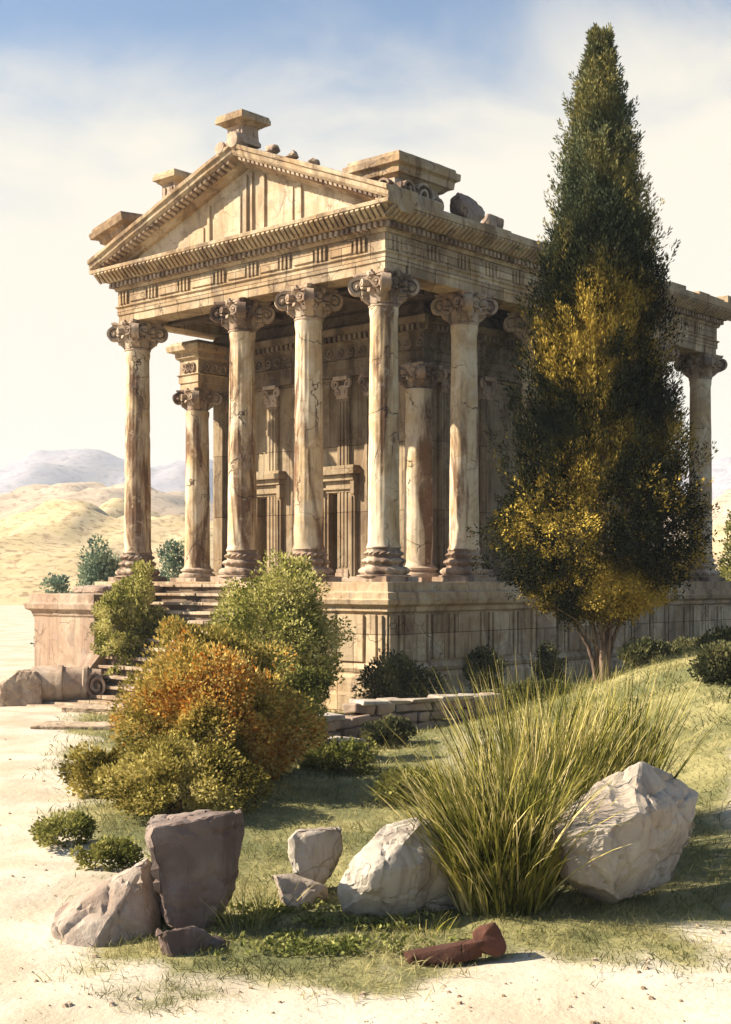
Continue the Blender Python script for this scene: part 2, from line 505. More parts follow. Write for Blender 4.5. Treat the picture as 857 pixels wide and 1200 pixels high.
# podium --------------------------------------------------
pod = MB()
px0, px1, py0, py1 = XL - 1.0, 1.0, -1.0, YB + 1.0
pod.ring([(-.05, -1.2), (.30, -1.2), (.30, .45), (.20, .52), (.20, .95), (.10, 1.05), (.16, 1.22), (.02, 1.34), (0, 1.36), (0, 2.84)],
         px0, px1, py0, py1, .35, .018, seed=1.3, capends=False)
podium = pod.build('podium', M_POD, temple, .012)
cor = MB()
cor.ring([(0, 2.80), (.10, 2.86), (.10, 2.98), (.24, 3.06), (.28, 3.20), (.22, 3.22), (.22, 3.40), (.06, 3.43), (.06, FZ), (-1.0, FZ)],
         px0, px1, py0, py1, .3, .022, seed=7.7, capends=False)
cor.build('podium_cornice', M_TRIM, podium, .012)
fl = MB(); fl.box(px0 + .9, px1 - .9, py0 + .9, py1 - .9, FZ - .3, FZ - .004)
fl.build('floor', M_STEP, podium)
# raised panel strips on the dado
st = MB()
def strips_along(mb, L0, L1, fixed, axisname, z0, z1, out, pat, th=.05):
    p = L0; k = 0
    while p < L1:
        w, gap = pat[k % len(pat)]
        if p + w > L1: break
        w *= random.uniform(.9, 1.1)
        zz0, zz1 = z0 + random.uniform(0, .03), z1 - random.uniform(0, .04)
        if axisname == 'x': mb.box(p, p + w, fixed - th * out - .02, fixed + .08, zz0, zz1, .006)
        else: mb.box(fixed - .08, fixed + th * out + .02, p, p + w, zz0, zz1, .006)
        p += w + gap; k += 1
pat = [(.32, .10), (.14, .10), (.9, .12), (.14, .09), (.5, .3), (.2, .08), (1.1, .14)]
strips_along(st, px0 + .1, px1 - .05, py0, 'x', 1.40, 2.78, 1, pat)
strips_along(st, py0 + .05, py1 - .1, px1, 'y', 1.40, 2.78, 1, pat)
st.build('dado_panels', M_POD, podium, .015)
# plinth blocks under outer columns are part of the column bases

# stairs --------------------------------------------------
ST_X0, ST_X1 = -8.5, -3.7
stp = MB()
NS = 13; rise = (FZ - .05) / NS; run = .285
y_top = py0 - .05
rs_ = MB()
for k in range(NS):
    z1 = FZ - .07 - k * rise
    y1 = y_top - k * run
    n = 7
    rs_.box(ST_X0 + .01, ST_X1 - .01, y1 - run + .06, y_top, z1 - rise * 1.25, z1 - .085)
    for i in range(n):       # every tread is a row of slightly uneven slabs
        a = ST_X0 + (ST_X1 - ST_X0) * i / n; b = ST_X0 + (ST_X1 - ST_X0) * (i + 1) / n
        dz = random.uniform(-.022, .012); dy = random.uniform(-.03, .03)
        stp.box(a + .004, b - .004, y1 - run - .05 + dy, y1 + .02, z1 - .10, z1 + dz, .008)
stairs = stp.build('staircase', M_STEP, temple, .014)
rs_.build('risers', M_RISER_SHADE, stairs)
lw = MB()                    # lower broken landing steps
for k in range(3):
    lw.box(ST_X0 - .9 - k * .5, ST_X1, y_top - NS * run - .55 * (k + 1), y_top - NS * run - .55 * k + .02, -.6, .14 - .055 * k, .03)
lw.build('lower_steps', M_STEP, stairs, .03)
# stair cheek and left pedestal
ck = MB()
pts = [(y_top, FZ - .12), (y_top - .6, FZ - .12), (y_top - 3.7, .45), (y_top - 3.7, -.6), (y_top, -.6)]
for xx in (-9.15, -8.5):
    pass
vs = [(x, y, z) for x in (-9.15, -8.503) for (y, z) in pts]
n5 = len(pts)
ck.add(vs, [tuple(range(n5)), tuple(reversed(range(n5, 2 * n5)))] + [(i, (i + 1) % n5, n5 + (i + 1) % n5, n5 + i) for i in range(n5)])
ck.build('stair_cheek', M_PINK, temple, .03)
pd_ = MB()
pd_.ring([(-.1, -.6), (.14, -.6), (.14, .5), (.05, .58), (0, .62), (0, 2.55), (.05, 2.6), (.08, 2.72), (.22, 2.8), (.26, 2.98), (.12, 3.02), (.12, 3.3), (-1.0, 3.32)],
         -12.5, -9.2, -3.5, -1.35, .3, .03, seed=4.4, capends=False)
pedestal = pd_.build('stair_pedestal', M_PINK, temple, .02)
cp = MB(); cp.box(-12.1, -9.6, -3.1, -1.8, 3.1, 3.31)
cp.build('pedestal_top', M_PINK, pedestal)

# columns --------------------------------------------------
def capital(mb, r=.40, h=1.0, wide=.98):
    bell = [(r * 1.02, 0), (r * 1.14, .03), (r * 1.14, .08), (r * 1.0, .11), (r * 1.02, .3), (r * 1.12, .55 * h), (r * 1.35, .78 * h), (r * 1.5, .86 * h)]
    mb.lathe(bell, 28)
    # abacus with hollow sides
    A, th0, th1 = wide * .98, .86 * h, h
    out = []
    for s in range(4):
        a0 = math.pi / 4 + s * math.pi / 2
        p = Vector((math.cos(a0), math.sin(a0))) * A; q = Vector((math.cos(a0 + math.pi / 2), math.sin(a0 + math.pi / 2))) * A
        mdir = Vector((math.cos(a0 + math.pi / 4), math.sin(a0 + math.pi / 4)))
        tn = (q - p).normalized()
        p2 = p + tn * .09; q2 = q - tn * .09
        for i in range(9):
            t = i / 8
            out.append(p2.lerp(q2, t) - mdir * .15 * math.sin(math.pi * t))
    k = len(out)
    for (z0, z1, e) in ((th0, th0 + .07, .94), (th0 + .07, h, 1.0)):
        vs = [(o.x * e, o.y * e, z0) for o in out] + [(o.x * e * 1.02, o.y * e * 1.02, z1) for o in out]
        mb.add(vs, [tuple(reversed(range(k))), tuple(range(k, 2 * k))] + [(i, (i + 1) % k, k + (i + 1) % k, k + i) for i in range(k)])
    # corner volutes
    for s in range(4):
        a = math.pi / 4 + s * math.pi / 2
        d = Vector((math.cos(a), math.sin(a), 0)); sd = Vector((-d.y, d.x, 0))
        c = d * (wide * .80) + Vector((0, 0, .60 * h)); R0 = .27
        path = [d * (r * 1.0) + Vector((0, 0, .22 * h)), d * (r * 1.15) + Vector((0, 0, .48 * h)), d * (r * 1.4) + Vector((0, 0, .76 * h))]
        for i in range(30):
            t = i / 29; ang = R(120) - t * R(360 * 1.6); rr = R0 * (1 - t * .82)
            path.append(c + d * (math.cos(ang) * rr) + Vector((0, 0, math.sin(ang) * rr)))
        n = len(path)
        wds = [.16 + .12 * min(1, k / 4) + .08 * max(0, (k - 6) / n) for k in range(n)]
        mb.strap(path, sd, wds, .085)
        Mv = Matrix.Translation(c) @ Matrix(((d.x, 0, sd.x, 0), (d.y, 0, sd.y, 0), (0, 1, 0, 0), (0, 0, 0, 1)))
        mb.lathe([(.05, -.06), (.20, -.045), (.20, .045), (.05, .06)], 18, M=Mv)
        mb.lathe([(.035, -.20), (.07, -.17), (.07, .17), (.035, .20)], 10, M=Mv)
        # leaf that carries the volute
        pth = [d * (r * 1.05 + .10 * k) + Vector((0, 0, (.16 + .055 * k + .01 * k * k) * h)) for k in range(5)]
        mb.strap(pth, sd, [.30, .28, .24, .18, .08], [.10, .09, .08, .06, .05])
        # smaller scrolls on each side of the face centre
        for sg in (-1, 1):
            for (dg, zz, r0, rad) in ((24, .68, .16, 1.42), (13, .40, .12, 1.3)):
                b = a + sg * R(dg)
                e = Vector((math.cos(b), math.sin(b), 0)); tg = Vector((-e.y, e.x, 0)) * (-sg)
                c2 = e * (r * rad + .06) + Vector((0, 0, zz * h))
                pth = []
                for i in range(18):
                    t = i / 17; ang = R(-120) + t * R(360 * 1.25); rr = r0 * (1 - t * .75)
                    pth.append(c2 + tg * (math.cos(ang) * rr) + Vector((0, 0, math.sin(ang) * rr)))
                mb.strap(pth, e, .20, .05)
    # rosette in each face
    for s in range(4):
        a = s * math.pi / 2
        e = Vector((math.cos(a), math.sin(a), 0)); sd = Vector((-e.y, e.x, 0))
        cc = e * (wide * .62) + Vector((0, 0, .92 * h))
        mb.lathe([(.02, -.10), (.13, -.06), (.12, .03), (.06, .06), (.05, .09), (.01, .10)], 10, fn=lambda r_, z, an, k: r_ * (1 + .2 * math.cos(5 * an)),
                 M=Matrix.Translation(cc) @ Matrix(((sd.x, 0, e.x, 0), (sd.y, 0, e.y, 0), (0, 1, 0, 0), (0, 0, 0, 1))))
    # two tiers of curling leaves
    for tier, (z0, hh, num, off) in enumerate(((.10, .36, 8, 0), (.14, .58, 8, math.pi / 8))):
        for i in range(num):
            a = off + 2 * math.pi * i / num
            e = Vector((math.cos(a), math.sin(a), 0)); sd = Vector((-e.y, e.x, 0))
            pth, wd = [], []
            for k in range(10):
                t = k / 9
                if t < .7:
                    q = t / .7
                    rr = r * (1.04 + .16 * q * q + .12 * tier * q); z = z0 + hh * h * q
                else:
                    q = (t - .7) / .3; ang = math.pi * q * 1.1
                    rr = r * (1.20 + .12 * tier) + .10 * (1 - math.cos(ang)); z = z0 + hh * h + .08 * math.sin(ang) - .03 * q
                pth.append(e * rr + Vector((0, 0, z)))
                wd.append((.22 if tier == 0 else .20) * (1 - .55 * t ** 2) * (1 + .18 * math.cos(k * 2.6)))
            mb.strap(pth, sd, wd, [.07 - .03 * k / 9 for k in range(10)])

def wear(r, z, a, amp=.012, seed=0):
    q = Vector((math.cos(a) * 1.6, math.sin(a) * 1.6, z * .9 + seed))
    w = noise.noise(q * 1.5) * amp
    chip = max(0, noise.noise(q * .9 + Vector((11, 4, 2))) - .32)
    return w - chip * amp * 7

# shaft variants so that chips and breaks differ
HB = 1.02                   # base height
HK = 1.0                    # capital height
def shaft_mesh(seed, rb=.47, rt=.40, z0=HB, z1=HC - HK, fl=.011):
    mb = MB()
    n = 46
    prof = []
    for i in range(n + 1):
        t = i / n
        r = rb + (rt - rb) * (t ** 1.35)
        if t < .02: r += .045 * (1 - t / .02)
        if t > .975: r += .03
        prof.append((r, z0 - .02 + (z1 - z0 + .04) * t))
    def fn(r, z, a, k):
        flute = fl * (abs(math.cos(a * 10)) ** .6) if 3 < k < n - 2 else 0
        ring_ = 0
        for zz in (z0 + 2.1 + seed * .13 % .6, z0 + 4.4 - seed * .21 % .5):
            ring_ += .024 * math.exp(-((z - zz - .05 * math.sin(a + seed)) / .028) ** 2)
        return r - flute + wear(r, z, a, .013, seed * 7.7) - ring_
    mb.lathe(prof, 80, fn)
    return mb

def base_mesh(seed, R0=.47, hb=HB):
    mb = MB()
    mb.box(-.72, .72, -.72, .72, 0, .17, .015)
    mb.lathe([(.80, .165), (.80, .20), (.69, .215)], 32)
    prof = []
    bands = [(.20, .44, .66, .08), (.44, .52, .575, -.015), (.52, .70, .56, .06), (.70, .76, .52, -.01), (.76, .90, .52, .05), (.90, .97, .50, -.006), (.97, hb + .01, .50, .02)]
    meta = []
    for bi, (z0, z1, r, bul) in enumerate(bands):
        m = 9
        for i in range(m):
            t = i / (m - 1)
            prof.append((r + bul * math.sin(math.pi * t), z0 + (z1 - z0) * t)); meta.append((bi, t))
    def fn(r, z, a, k):
        bi, t = meta[k]; d = 0
        e = math.sin(math.pi * t)
        if bi == 0: d = .04 * e * math.sin(a * 14 + t * 5)
        if bi == 2: d = .045 * e * abs(math.sin(a * 8 + (3 if t > .5 else -3) * t))
        if bi == 4: d = .035 * e * math.sin(a * 18 - t * 6)
        return r + d + wear(r, z, a, .02, seed * 3.3 + 50)
    mb.lathe(prof, 112, fn)
    return mb

cap_mb = MB(); capital(cap_mb)
# slight damage on the capitals
cv = []
for (x, y, z) in cap_mb.v:
    q = Vector((x, y, z))
    cv.append(tuple(q * (1 + .035 * noise.noise(q * 5)) + Vector((0, 0, .02 * noise.noise(q * 7 + Vector((4, 4, 4)))))))
cap_mb.v = cv

shaft_proto, cap_proto, base_proto = [], None, []
outer = [(0, 0), (-3.07, 0), (-6.06, 0), (XL, 0)] + [(0, y) for y in (3.84, 7.68, 11.52, 15.36, YB)]
for i, (x, y) in enumerate(outer):
    vi = i % 4
    if i < 4:
        o = shaft_mesh(i + 1).build('column', M_COL, temple, smooth=40); shaft_proto.append(o)
        b = base_mesh(i + 1).build('base', M_CARVE, o, smooth=45); base_proto.append(b)
        if cap_proto is None:
            c = cap_mb.build('capital', M_CARVE, o, smooth=40, loc=(0, 0, HC - HK)); cap_proto = c
        else:
            c = cap_proto.copy(); COL.objects.link(c); c.parent = o
    else:
        o = copy_tree(shaft_proto[vi], temple)
    o.location = (x, y, FZ)
    rot = (0, math.pi / 2, math.pi, -math.pi / 2)[(i * 3 + 1) % 4]
    o.rotation_euler = (0, 0, rot)

# cella --------------------------------------------------
CXR, CYF, CZT = -1.75, 3.9, 6.95         # right wall plane, front wall plane, cella column height
CEL_T = 9.25
cw = MB()
wt = .5
# front wall with two door openings
doors = [(-9.15, 1.15, 3.15), (-5.15, 1.15, 3.15)]     # centre x, width, height (above floor)
# positions of doors found from the photograph
def local_of(px, yloc):       # local x on plane y=yloc that appears at photo column px
    ux, uy = UX.x, UX.y; vx, vy = -UX.y * -1, -UX.x
    k = (px - CX) / F
    # X = C0.x - x*ux... local x axis = -U
    ax, ay = -UX.x, -UX.y
    bx, by = UX.y, -UX.x
    # (C0.x + x*ax + y*bx) = k (C0.y + x*ay + y*by)
    return (k * (C0.y + yloc * by) - C0.x - yloc * bx) / (ax - k * ay)
D1, D2 = local_of(315, CYF), local_of(400, CYF)
xs_ = [XL + .2, D1 - .5, D1 + .5, D2 - .5, D2 + .5, CXR]
DH = 3.0
for (a, b) in ((xs_[0], xs_[1]), (xs_[2], xs_[3]), (xs_[4], xs_[5])):
    cw.box(a, b, CYF, CYF + wt, FZ, FZ + CZT)
for (a, b) in ((xs_[1], xs_[2]), (xs_[3], xs_[4])):
    cw.box(a, b, CYF, CYF + wt, FZ + DH, FZ + CZT)
cw.box(CXR - wt, CXR, CYF + wt, YB - 1.6, FZ, FZ + CZT)
cw.box(XL - .1, XL + .4, CYF - .3, YB - 1.6, FZ, FZ + CZT)
cw.box(XL + .4, CXR - wt, YB - 2.1, YB - 1.6, FZ, FZ + CZT)
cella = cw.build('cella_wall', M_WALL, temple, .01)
# inner dark room floor to ceiling: partition behind doors
# cella entablature: architrave, frieze relief and dentilled cornice
ce = MB()
eprof = [(-.2, CZT), (.20, CZT), (.20, CZT + .22), (.25, CZT + .23), (.25, CZT + .48), (.32, CZT + .52), (.22, CZT + .56), (.22, CZT + 1.05), (.34, CZT + 1.12), (.36, CZT + 1.3), (.58, CZT + 1.36), (.62, CZT + 1.55), (.4, CZT + 1.7), (.2, CZT + 2.05)]
ce.ring([(o, FZ + z) for o, z in eprof], XL + .1, CXR, CYF, YB - 1.6, .35, .02, seed=2.2)
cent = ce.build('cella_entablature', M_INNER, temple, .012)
cd = MB()
for (a0, a1, ax_) in ((XL - .3, CXR + .3, 'x'), (CYF - .3, YB - 1.6, 'y')):
    p = a0
    while p < a1:
        w = .13
        if ax_ == 'x': cd.box(p, p + w, CYF - .50, CYF - .30, FZ + CZT + 1.14, FZ + CZT + 1.33, .006)
        else: cd.box(CXR + .30, CXR + .50, p, p + w, FZ + CZT + 1.14, FZ + CZT + 1.33, .006)
        p += .23
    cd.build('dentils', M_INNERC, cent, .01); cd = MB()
# relief swags on frieze
rl = MB()
for (a0, a1, ax_) in ((XL, CXR, 'x'), (CYF, YB - 1.8, 'y')):
    p = a0
    while p < a1:
        pth = []
        for i in range(16):
            t = i / 15; ang = t * R(500) + R(200); rr = .17 * (1 - .75 * t)
            u_ = p + .25 + math.cos(ang) * rr; z = FZ + CZT + .80 + math.sin(ang) * rr
            pth.append((u_, CYF - .24, z) if ax_ == 'x' else (CXR + .24, u_, z))
        rl.tube(pth, [.035 - .012 * i / 15 for i in range(16)], 6)
        p += .5
    rl.build('relief_frieze', M_INNERC, cent, smooth=50); rl = MB()

# cella columns and pilasters
def small_column(x, y, r, name='column'):
    mb = shaft_mesh(x * 1.7 + y, r * 1.08, r * .94, .5, CZT - .8, .008)
    o = mb.build(name, M_COL, temple, smooth=40)
    o.location = (x, y, FZ)
    c = cap_proto.copy(); COL.objects.link(c); c.parent = o; k = r / .40 * .92
    c.location = (0, 0, CZT - .82); c.scale = (k * .86, k * .86, .82)
    b = MB()
    b.box(-r * 1.6, r * 1.6, -r * 1.6, r * 1.6, 0, .14, .01)
    b.lathe([(r * 1.5, .14), (r * 1.55, .2), (r * 1.5, .27), (r * 1.3, .3), (r * 1.25, .34), (r * 1.4, .38), (r * 1.4, .44), (r * 1.2, .48), (r * 1.12, .53)], 32, lambda R_, z, a, q: R_ + wear(R_, z, a, .015, x))
    b.build('base', M_CARVE, o, smooth=40)
    return o
small_column(XL + .05, 2.7, .43)
small_column(CXR + .05, CYF - .25, .44)
# bracket of entablature carried forward over the left end column
br = MB()
br.ring([(o * .9, FZ + z + (.002 if k else 0)) for k, (o, z) in enumerate(eprof[:13])], XL - .22, XL + .42, 2.45, CYF, .3, .02, seed=8.8)
br.build('cella_return', M_TRIM, temple, .012)
rl2 = MB()
for side in (0, 1):
    for q in range(3):
        pth = []
        for i in range(16):
            t = i / 15; ang = t * R(500) + R(200); rr = .19 * (1 - .75 * t)
            u_ = math.cos(ang) * rr; z = FZ + CZT + .8 + math.sin(ang) * rr
            pth.append((XL - .1 + q * .22 + u_ * .6, 2.22, z) if side == 0 else (XL + .65, 2.6 + q * .4 + u_, z))
        rl2.tube(pth, [.045 - .012 * i / 15 for i in range(16)], 6)
    rl2.build('relief_frieze', M_CARVE, cent, smooth=50); rl2 = MB()

def pilaster(x0, y0, axis_, w=.5, name='pilaster', capw=1.0):
    """flat pilaster on the front (axis x) or right flank (axis y) of the cella"""
    h0, h1 = FZ, FZ + CZT - .75
    mb = MB(); k = MB(); bs = MB()
    def bx(m_, a0, a1, d, z0, z1, j=.004):
        if axis_ == 'x': m_.box(x0 + a0, x0 + a1, y0 - d, y0 + .05, z0, z1, j)
        else: m_.box(x0 - .05, x0 + d, y0 + a0, y0 + a1, z0, z1, j)
    bx(mb, -w / 2, w / 2, .13, h0, h1)
    for s in (-1, 0, 1): bx(mb, s * w * .3 - .05, s * w * .3 + .05, .16, h0 + .5, h1 - .1)
    bx(bs, -w * .64, w * .64, .24, h0, h0 + .16); bx(bs, -w * .58, w * .58, .2, h0 + .16, h0 + .3); bx(bs, -w * .54, w * .54, .17, h0 + .3, h0 + .42)
    bx(k, -w * .5, w * .5, .17, h1, h1 + .45); bx(k, -w * .62, w * .62, .3, h1 + .62, h1 + .745)
    for sg in (-1, 1):
        for (cz, rr0, ox) in ((.5, .17, .27), (.22, .12, .17)):
            pth = []
            for i in range(18):
                t = i / 17; ang = R(90) - sg * t * R(540); rr = rr0 * (1 - .78 * t)
                a = sg * ox * w / .5 + math.cos(ang) * rr; z = h1 + cz + math.sin(ang) * rr
                pth.append((x0 + a, y0 - .2, z) if axis_ == 'x' else (x0 + .2, y0 + a, z))
            k.tube(pth, [.05 - .02 * i / 17 for i in range(18)], 6)
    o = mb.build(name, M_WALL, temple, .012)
    bs.build('base', M_CARVE, o, .015)
    k.build('capital', M_CARVE, o, .008)
    return o
for px in (268, 322, 360, 405, 437):
    pilaster(local_of(px, CYF), CYF, 'x', .52)
for y in (7.2, 9.6, 12.4, 15.2):
    pilaster(CXR, y, 'y', .55)
pilaster(CXR, CYF + 1.0, 'y', .5)

# door surrounds
for dx in (D1, D2):
    fr = MB()
    for s in (-1, 1):
        fr.box(dx + s * .5 - (.26 if s > 0 else 0) + (.26 if s > 0 else -.26) * 0, dx + s * .5 + (.26 if s < 0 else 0), CYF - .10, CYF + .06, FZ, FZ + DH, .004) if False else \
            fr.box(min(dx + s * .46, dx + s * .74), max(dx + s * .46, dx + s * .74), CYF - .14, CYF + .1, FZ, FZ + DH + .02, .004)
        fr.box(min(dx + s * .58, dx + s * .66), max(dx + s * .58, dx + s * .66), CYF - .19, CYF - .1, FZ + .1, FZ + DH - .1, .004)
    frame = fr.build('door_surround', M_WALL, temple, .012)
    li = MB()
    li.box(dx - .76, dx + .76, CYF - .17, CYF + .1, FZ + DH + .025, FZ + DH + .42, .006)
    li.box(dx - .70, dx + .70, CYF - .24, CYF + .05, FZ + DH + .12, FZ + DH + .2, .006)
    li.box(dx - .82, dx + .82, CYF - .30, CYF + .1, FZ + DH + .425, FZ + DH + .62, .008)
    li.box(dx - .95, dx + .95, CYF - .44, CYF + .1, FZ + DH + .625, FZ + DH + .80, .01)
    li.box(dx - .86, dx + .86, CYF - .34, CYF + .1, FZ + DH + .805, FZ + DH + .92, .012)
    for s in (-1, 1): li.box(dx + s * .74 - .09, dx + s * .74 + .09, CYF - .27, CYF, FZ + DH - .05, FZ + DH + .42, .006)
    li.build('door_lintel', M_WALL, frame, .014)
    sl = MB(); sl.box(dx - .8, dx + .8, CYF - .3, CYF + .4, FZ, FZ + .12, .01); sl.build('door_sill', M_STEP, frame, .015)
    dp = MB()                                   # half-open stone door leaf inside the opening
    Mx = Matrix.Translation((dx - .46, CYF + .3, 0)) @ Matrix.Rotation(R(62), 4, 'Z')
    dp.box(0, .85, -.04, .04, FZ + .12, FZ + DH - .02, 0, Mx)
    for (a, b) in ((.3, 1.3), (1.5, 2.8)): dp.box(.12, .72, -.065, .065, FZ + a, FZ + b, 0, Mx)
    dp.build('door_leaf', M_STEP, frame, .012)

# outer entablature --------------------------------------------------
AH = .58; FH = .52
ZA = FZ + HC
ar = MB()
aw = .46
def beam(mb, x0, x1, y0, y1, z0, z1, seed=0, j=.016, st=.35):
    mb.ring([(0, z0), (0, z1)], x0, x1, y0, y1, st, j, seed=seed)
# front, right, left, back beams (butted end to end)
fas = [(0, ZA), (0, ZA + .26), (.04, ZA + .27), (.04, ZA + .5), (.1, ZA + .54), (.1, ZA + AH)]
ar.ring(fas, XL - aw, aw, -aw, aw, .3, .018, seed=1)
ar.ring(fas, -aw, aw, aw + .11, YB - aw - .11, .3, .018, seed=2)
ar.ring(fas, XL - aw, XL + aw, aw + .11, YB - aw - .11, .3, .018, seed=3)
ar.ring(fas, XL - aw, aw, YB - aw, YB + aw, .3, .018, seed=4)
entab = ar.build('architrave', M_ENT, temple, .012)
ce_ = MB(); ce_.box(XL + aw + .11, -aw - .11, aw + .11, YB - aw - .11, ZA + .3, ZA + .5)
for k in range(8):
    yy = .6 + k * 2.4
    ce_.box(XL + aw + .115, -aw - .115, yy + .3, yy + .75, ZA + .02, ZA + .29)
for k in range(5):
    xx = XL + 1.4 + k * 2.1
    ce_.box(xx, xx + .4, .62, YB - .7, ZA + .1, ZA + .285)
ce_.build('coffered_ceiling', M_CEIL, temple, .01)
fz = MB()
ZF = ZA + AH
fz.ring([(-.5, ZF), (.02, ZF), (.02, ZF + FH), (-.5, ZF + FH)], XL - aw, aw, -aw, YB + aw, .35, .016, seed=6, capends=False)
frieze = fz.build('frieze', M_ENT, temple, .012)
tg_ = MB()                  # grouped upright bars and sunken-looking panels on the frieze
def friezemotif(a0, a1, ax_, fixed, sgn):
    p = a0 + .12
    while p < a1 - .7:
        for q in range(3):
            w = .09
            u0 = p + q * .17
            if ax_ == 'x': tg_.box(u0, u0 + w, fixed - .07, fixed + .02, ZF + .05, ZF + FH - .04, .008)
            else: tg_.box(fixed - .02, fixed + .07, u0, u0 + w, ZF + .05, ZF + FH - .04, .008)
        u0 = p + .56; w = random.uniform(.75, 1.15)
        if u0 + w < a1:
            if ax_ == 'x': tg_.box(u0, u0 + w, fixed - .05, fixed + .02, ZF + .09, ZF + FH - .08, .012)
            else: tg_.box(fixed - .02, fixed + .05, u0, u0 + w, ZF + .09, ZF + FH - .08, .012)
        p += .56 + w + .1
friezemotif(XL - aw, aw, 'x', -aw - .02, 1)
tg_.build('frieze_panels', M_ENT, frieze, .016); tg_ = MB()
friezemotif(-aw, YB + aw, 'y', aw + .02, 1)
tg_.build('frieze_panels', M_ENT, frieze, .016)
# cornice: dentil band, ribbed cyma, top slab
ZD = ZF + FH
cn = MB()
cn.ring([(-.5, ZD), (.08, ZD), (.10, ZD + .06), (.12, ZD + .08), (.12, ZD + .26), (.32, ZD + .30), (.34, ZD + .33), (.66, ZD + .60), (.72, ZD + .61), (.74, ZD + .72), (.60, ZD + .74), (-.5, ZD + .76)],
        XL - aw, aw, -aw, YB + aw, .3, .02, seed=12, capends=False)
cornice = cn.build('cornice', M_TRIM, temple, .012)
dn = MB()
def along(a0, a1, step, fn):
    p = a0
    while p < a1:
        fn(p); p += step
def dent(ax_, fixed, sgn):
    def f(p):
        w = .12
        d = .30 + random.uniform(-.02, .01)
        if ax_ == 'x': dn.box(p, p + w, fixed - d, fixed - .1, ZD + .10, ZD + .255, .008)
        else: dn.box(fixed + .1, fixed + d, p, p + w, ZD + .10, ZD + .255, .008)
    return f
along(XL - aw - .2, aw + .1, .22, dent('x', -aw, 1))
dn.build('dentils', M_CARVE, cornice, .01); dn = MB()
along(-aw - .2, YB + aw, .22, dent('y', aw, 1))
dn.build('dentils', M_CARVE, cornice, .01)
rb = MB()
def rib(ax_, fixed):
    def f(p):
        w = .125; j = lambda: random.uniform(-.012, .012)
        o0, z0, o1, z1 = .36, ZD + .32, .70, ZD + .60
        tilt = .05
        for_pts = []
        for (o, z, e, sh) in ((o0, z0, 0, 0), (o1, z1, 0, tilt), (o1 + .035, z1 - .06, 1, tilt), (o0 + .035, z0 - .045, 1, 0)):
            for q in (0, w):
                uu = p + q + sh + j()
                for_pts.append((uu, fixed - o, z) if ax_ == 'x' else (fixed + o, uu, z))
        rb.add(for_pts, [(0, 1, 3, 2), (2, 3, 5, 4), (4, 5, 7, 6), (6, 7, 1, 0), (0, 2, 4, 6), (1, 7, 5, 3)])
    return f
along(XL - aw - .55, aw + .45, .205, rib('x', -aw))
rb.build('cornice_ribs', M_TRIM, cornice, .012); rb = MB()
along(-aw - .5, YB + aw + .3, .205, rib('y', aw))
rb.build('cornice_ribs', M_TRIM, cornice, .012)

# pediment --------------------------------------------------
ZT = ZD + .76
XA, XB = XL - aw - .74, aw + .74
XM = (XA + XB) / 2 + .42
APEX = ZT + 2.55
slope = (APEX - ZT) / (XM - XA)          # left slope, the gentler one
slope_r = (APEX - ZT) / (XB - XM)
ang = math.atan(slope)
ty = MB()
yt = -aw + .02
vs, fs = [], []
# tympanum wall
ty.add([(XA + .5, yt, ZT - .02), (XB - .5, yt, ZT - .02), (XM, yt, APEX - .2), (XA + .5, yt + .5, ZT - .02), (XB - .5, yt + .5, ZT - .02), (XM, yt + .5, APEX - .2)],
       [(0, 1, 2), (5, 4, 3), (0, 3, 4, 1), (1, 4, 5, 2), (2, 5, 3, 0)])
tymp = ty.build('tympanum', M_TYMP, temple)
tp = MB()
for (x, w) in ((XM - .2, .16), (XM + .12, .1), (XM + .55, .22), (XM - 1.9, .12), (XM + 2.2, .18)):
    hgt = (APEX - ZT) - abs(x - XM) * slope_r - .45
    tp.box(x, x + w, yt - .08, yt + .1, ZT, ZT + hgt, .01)
for (x0_, x1_) in ((XM - 3.4, XM - 2.1), (XM - 1.6, XM - .35), (XM + .9, XM + 2.0)):
    hgt = (APEX - ZT) - max(abs(x0_ - XM), abs(x1_ - XM)) * slope_r - .5
    if hgt > .1: tp.box(x0_, x1_, yt - .045, yt + .1, ZT, ZT + hgt, .015)
tp.build('tympanum_panels', M_TYMP, tymp, .015)
# raking cornices: layered profile extruded along the slope
rk = MB()
def rake(mb, sgn, prof, y_in, seed=0):
    """prof = [(out toward viewer, height above slope line)]"""
    n = 26
    rows = []
    x_end = XA if sgn < 0 else XB
    for i in range(n + 1):
        t = i / n
        x = x_end + (XM - x_end) * t
        zb = ZT + (APEX - ZT) * t
        row = []
        for k, (o, h) in enumerate(prof):
            q = Vector((x * 1.3 + seed, o * 3, k))
            w = .025 * noise.noise(q) - .09 * max(0, noise.noise(q * 1.2 + Vector((3, 7, 1))) - .4)
            row.append((x, y_in - o - w, zb + h + w * .7))
        rows.append(row)
    m = len(prof)
    vs = [p for r_ in rows for p in r_]
    fs = []
    for i in range(n):
        for k in range(m):
            k2 = (k + 1) % m
            fs.append((i * m + k, i * m + k2, (i + 1) * m + k2, (i + 1) * m + k))
    fs.append(tuple(range(m))); fs.append(tuple(n * m + k for k in reversed(range(m))))
    mb.add(vs, fs)
rprof = [(-.3, -.34), (.16, -.32), (.18, -.24), (.30, -.2), (.32, -.12), (.66, -.06), (.72, .02), (.74, .16), (.80, .18), (.82, .30), (.74, .32), (-.6, .34)]
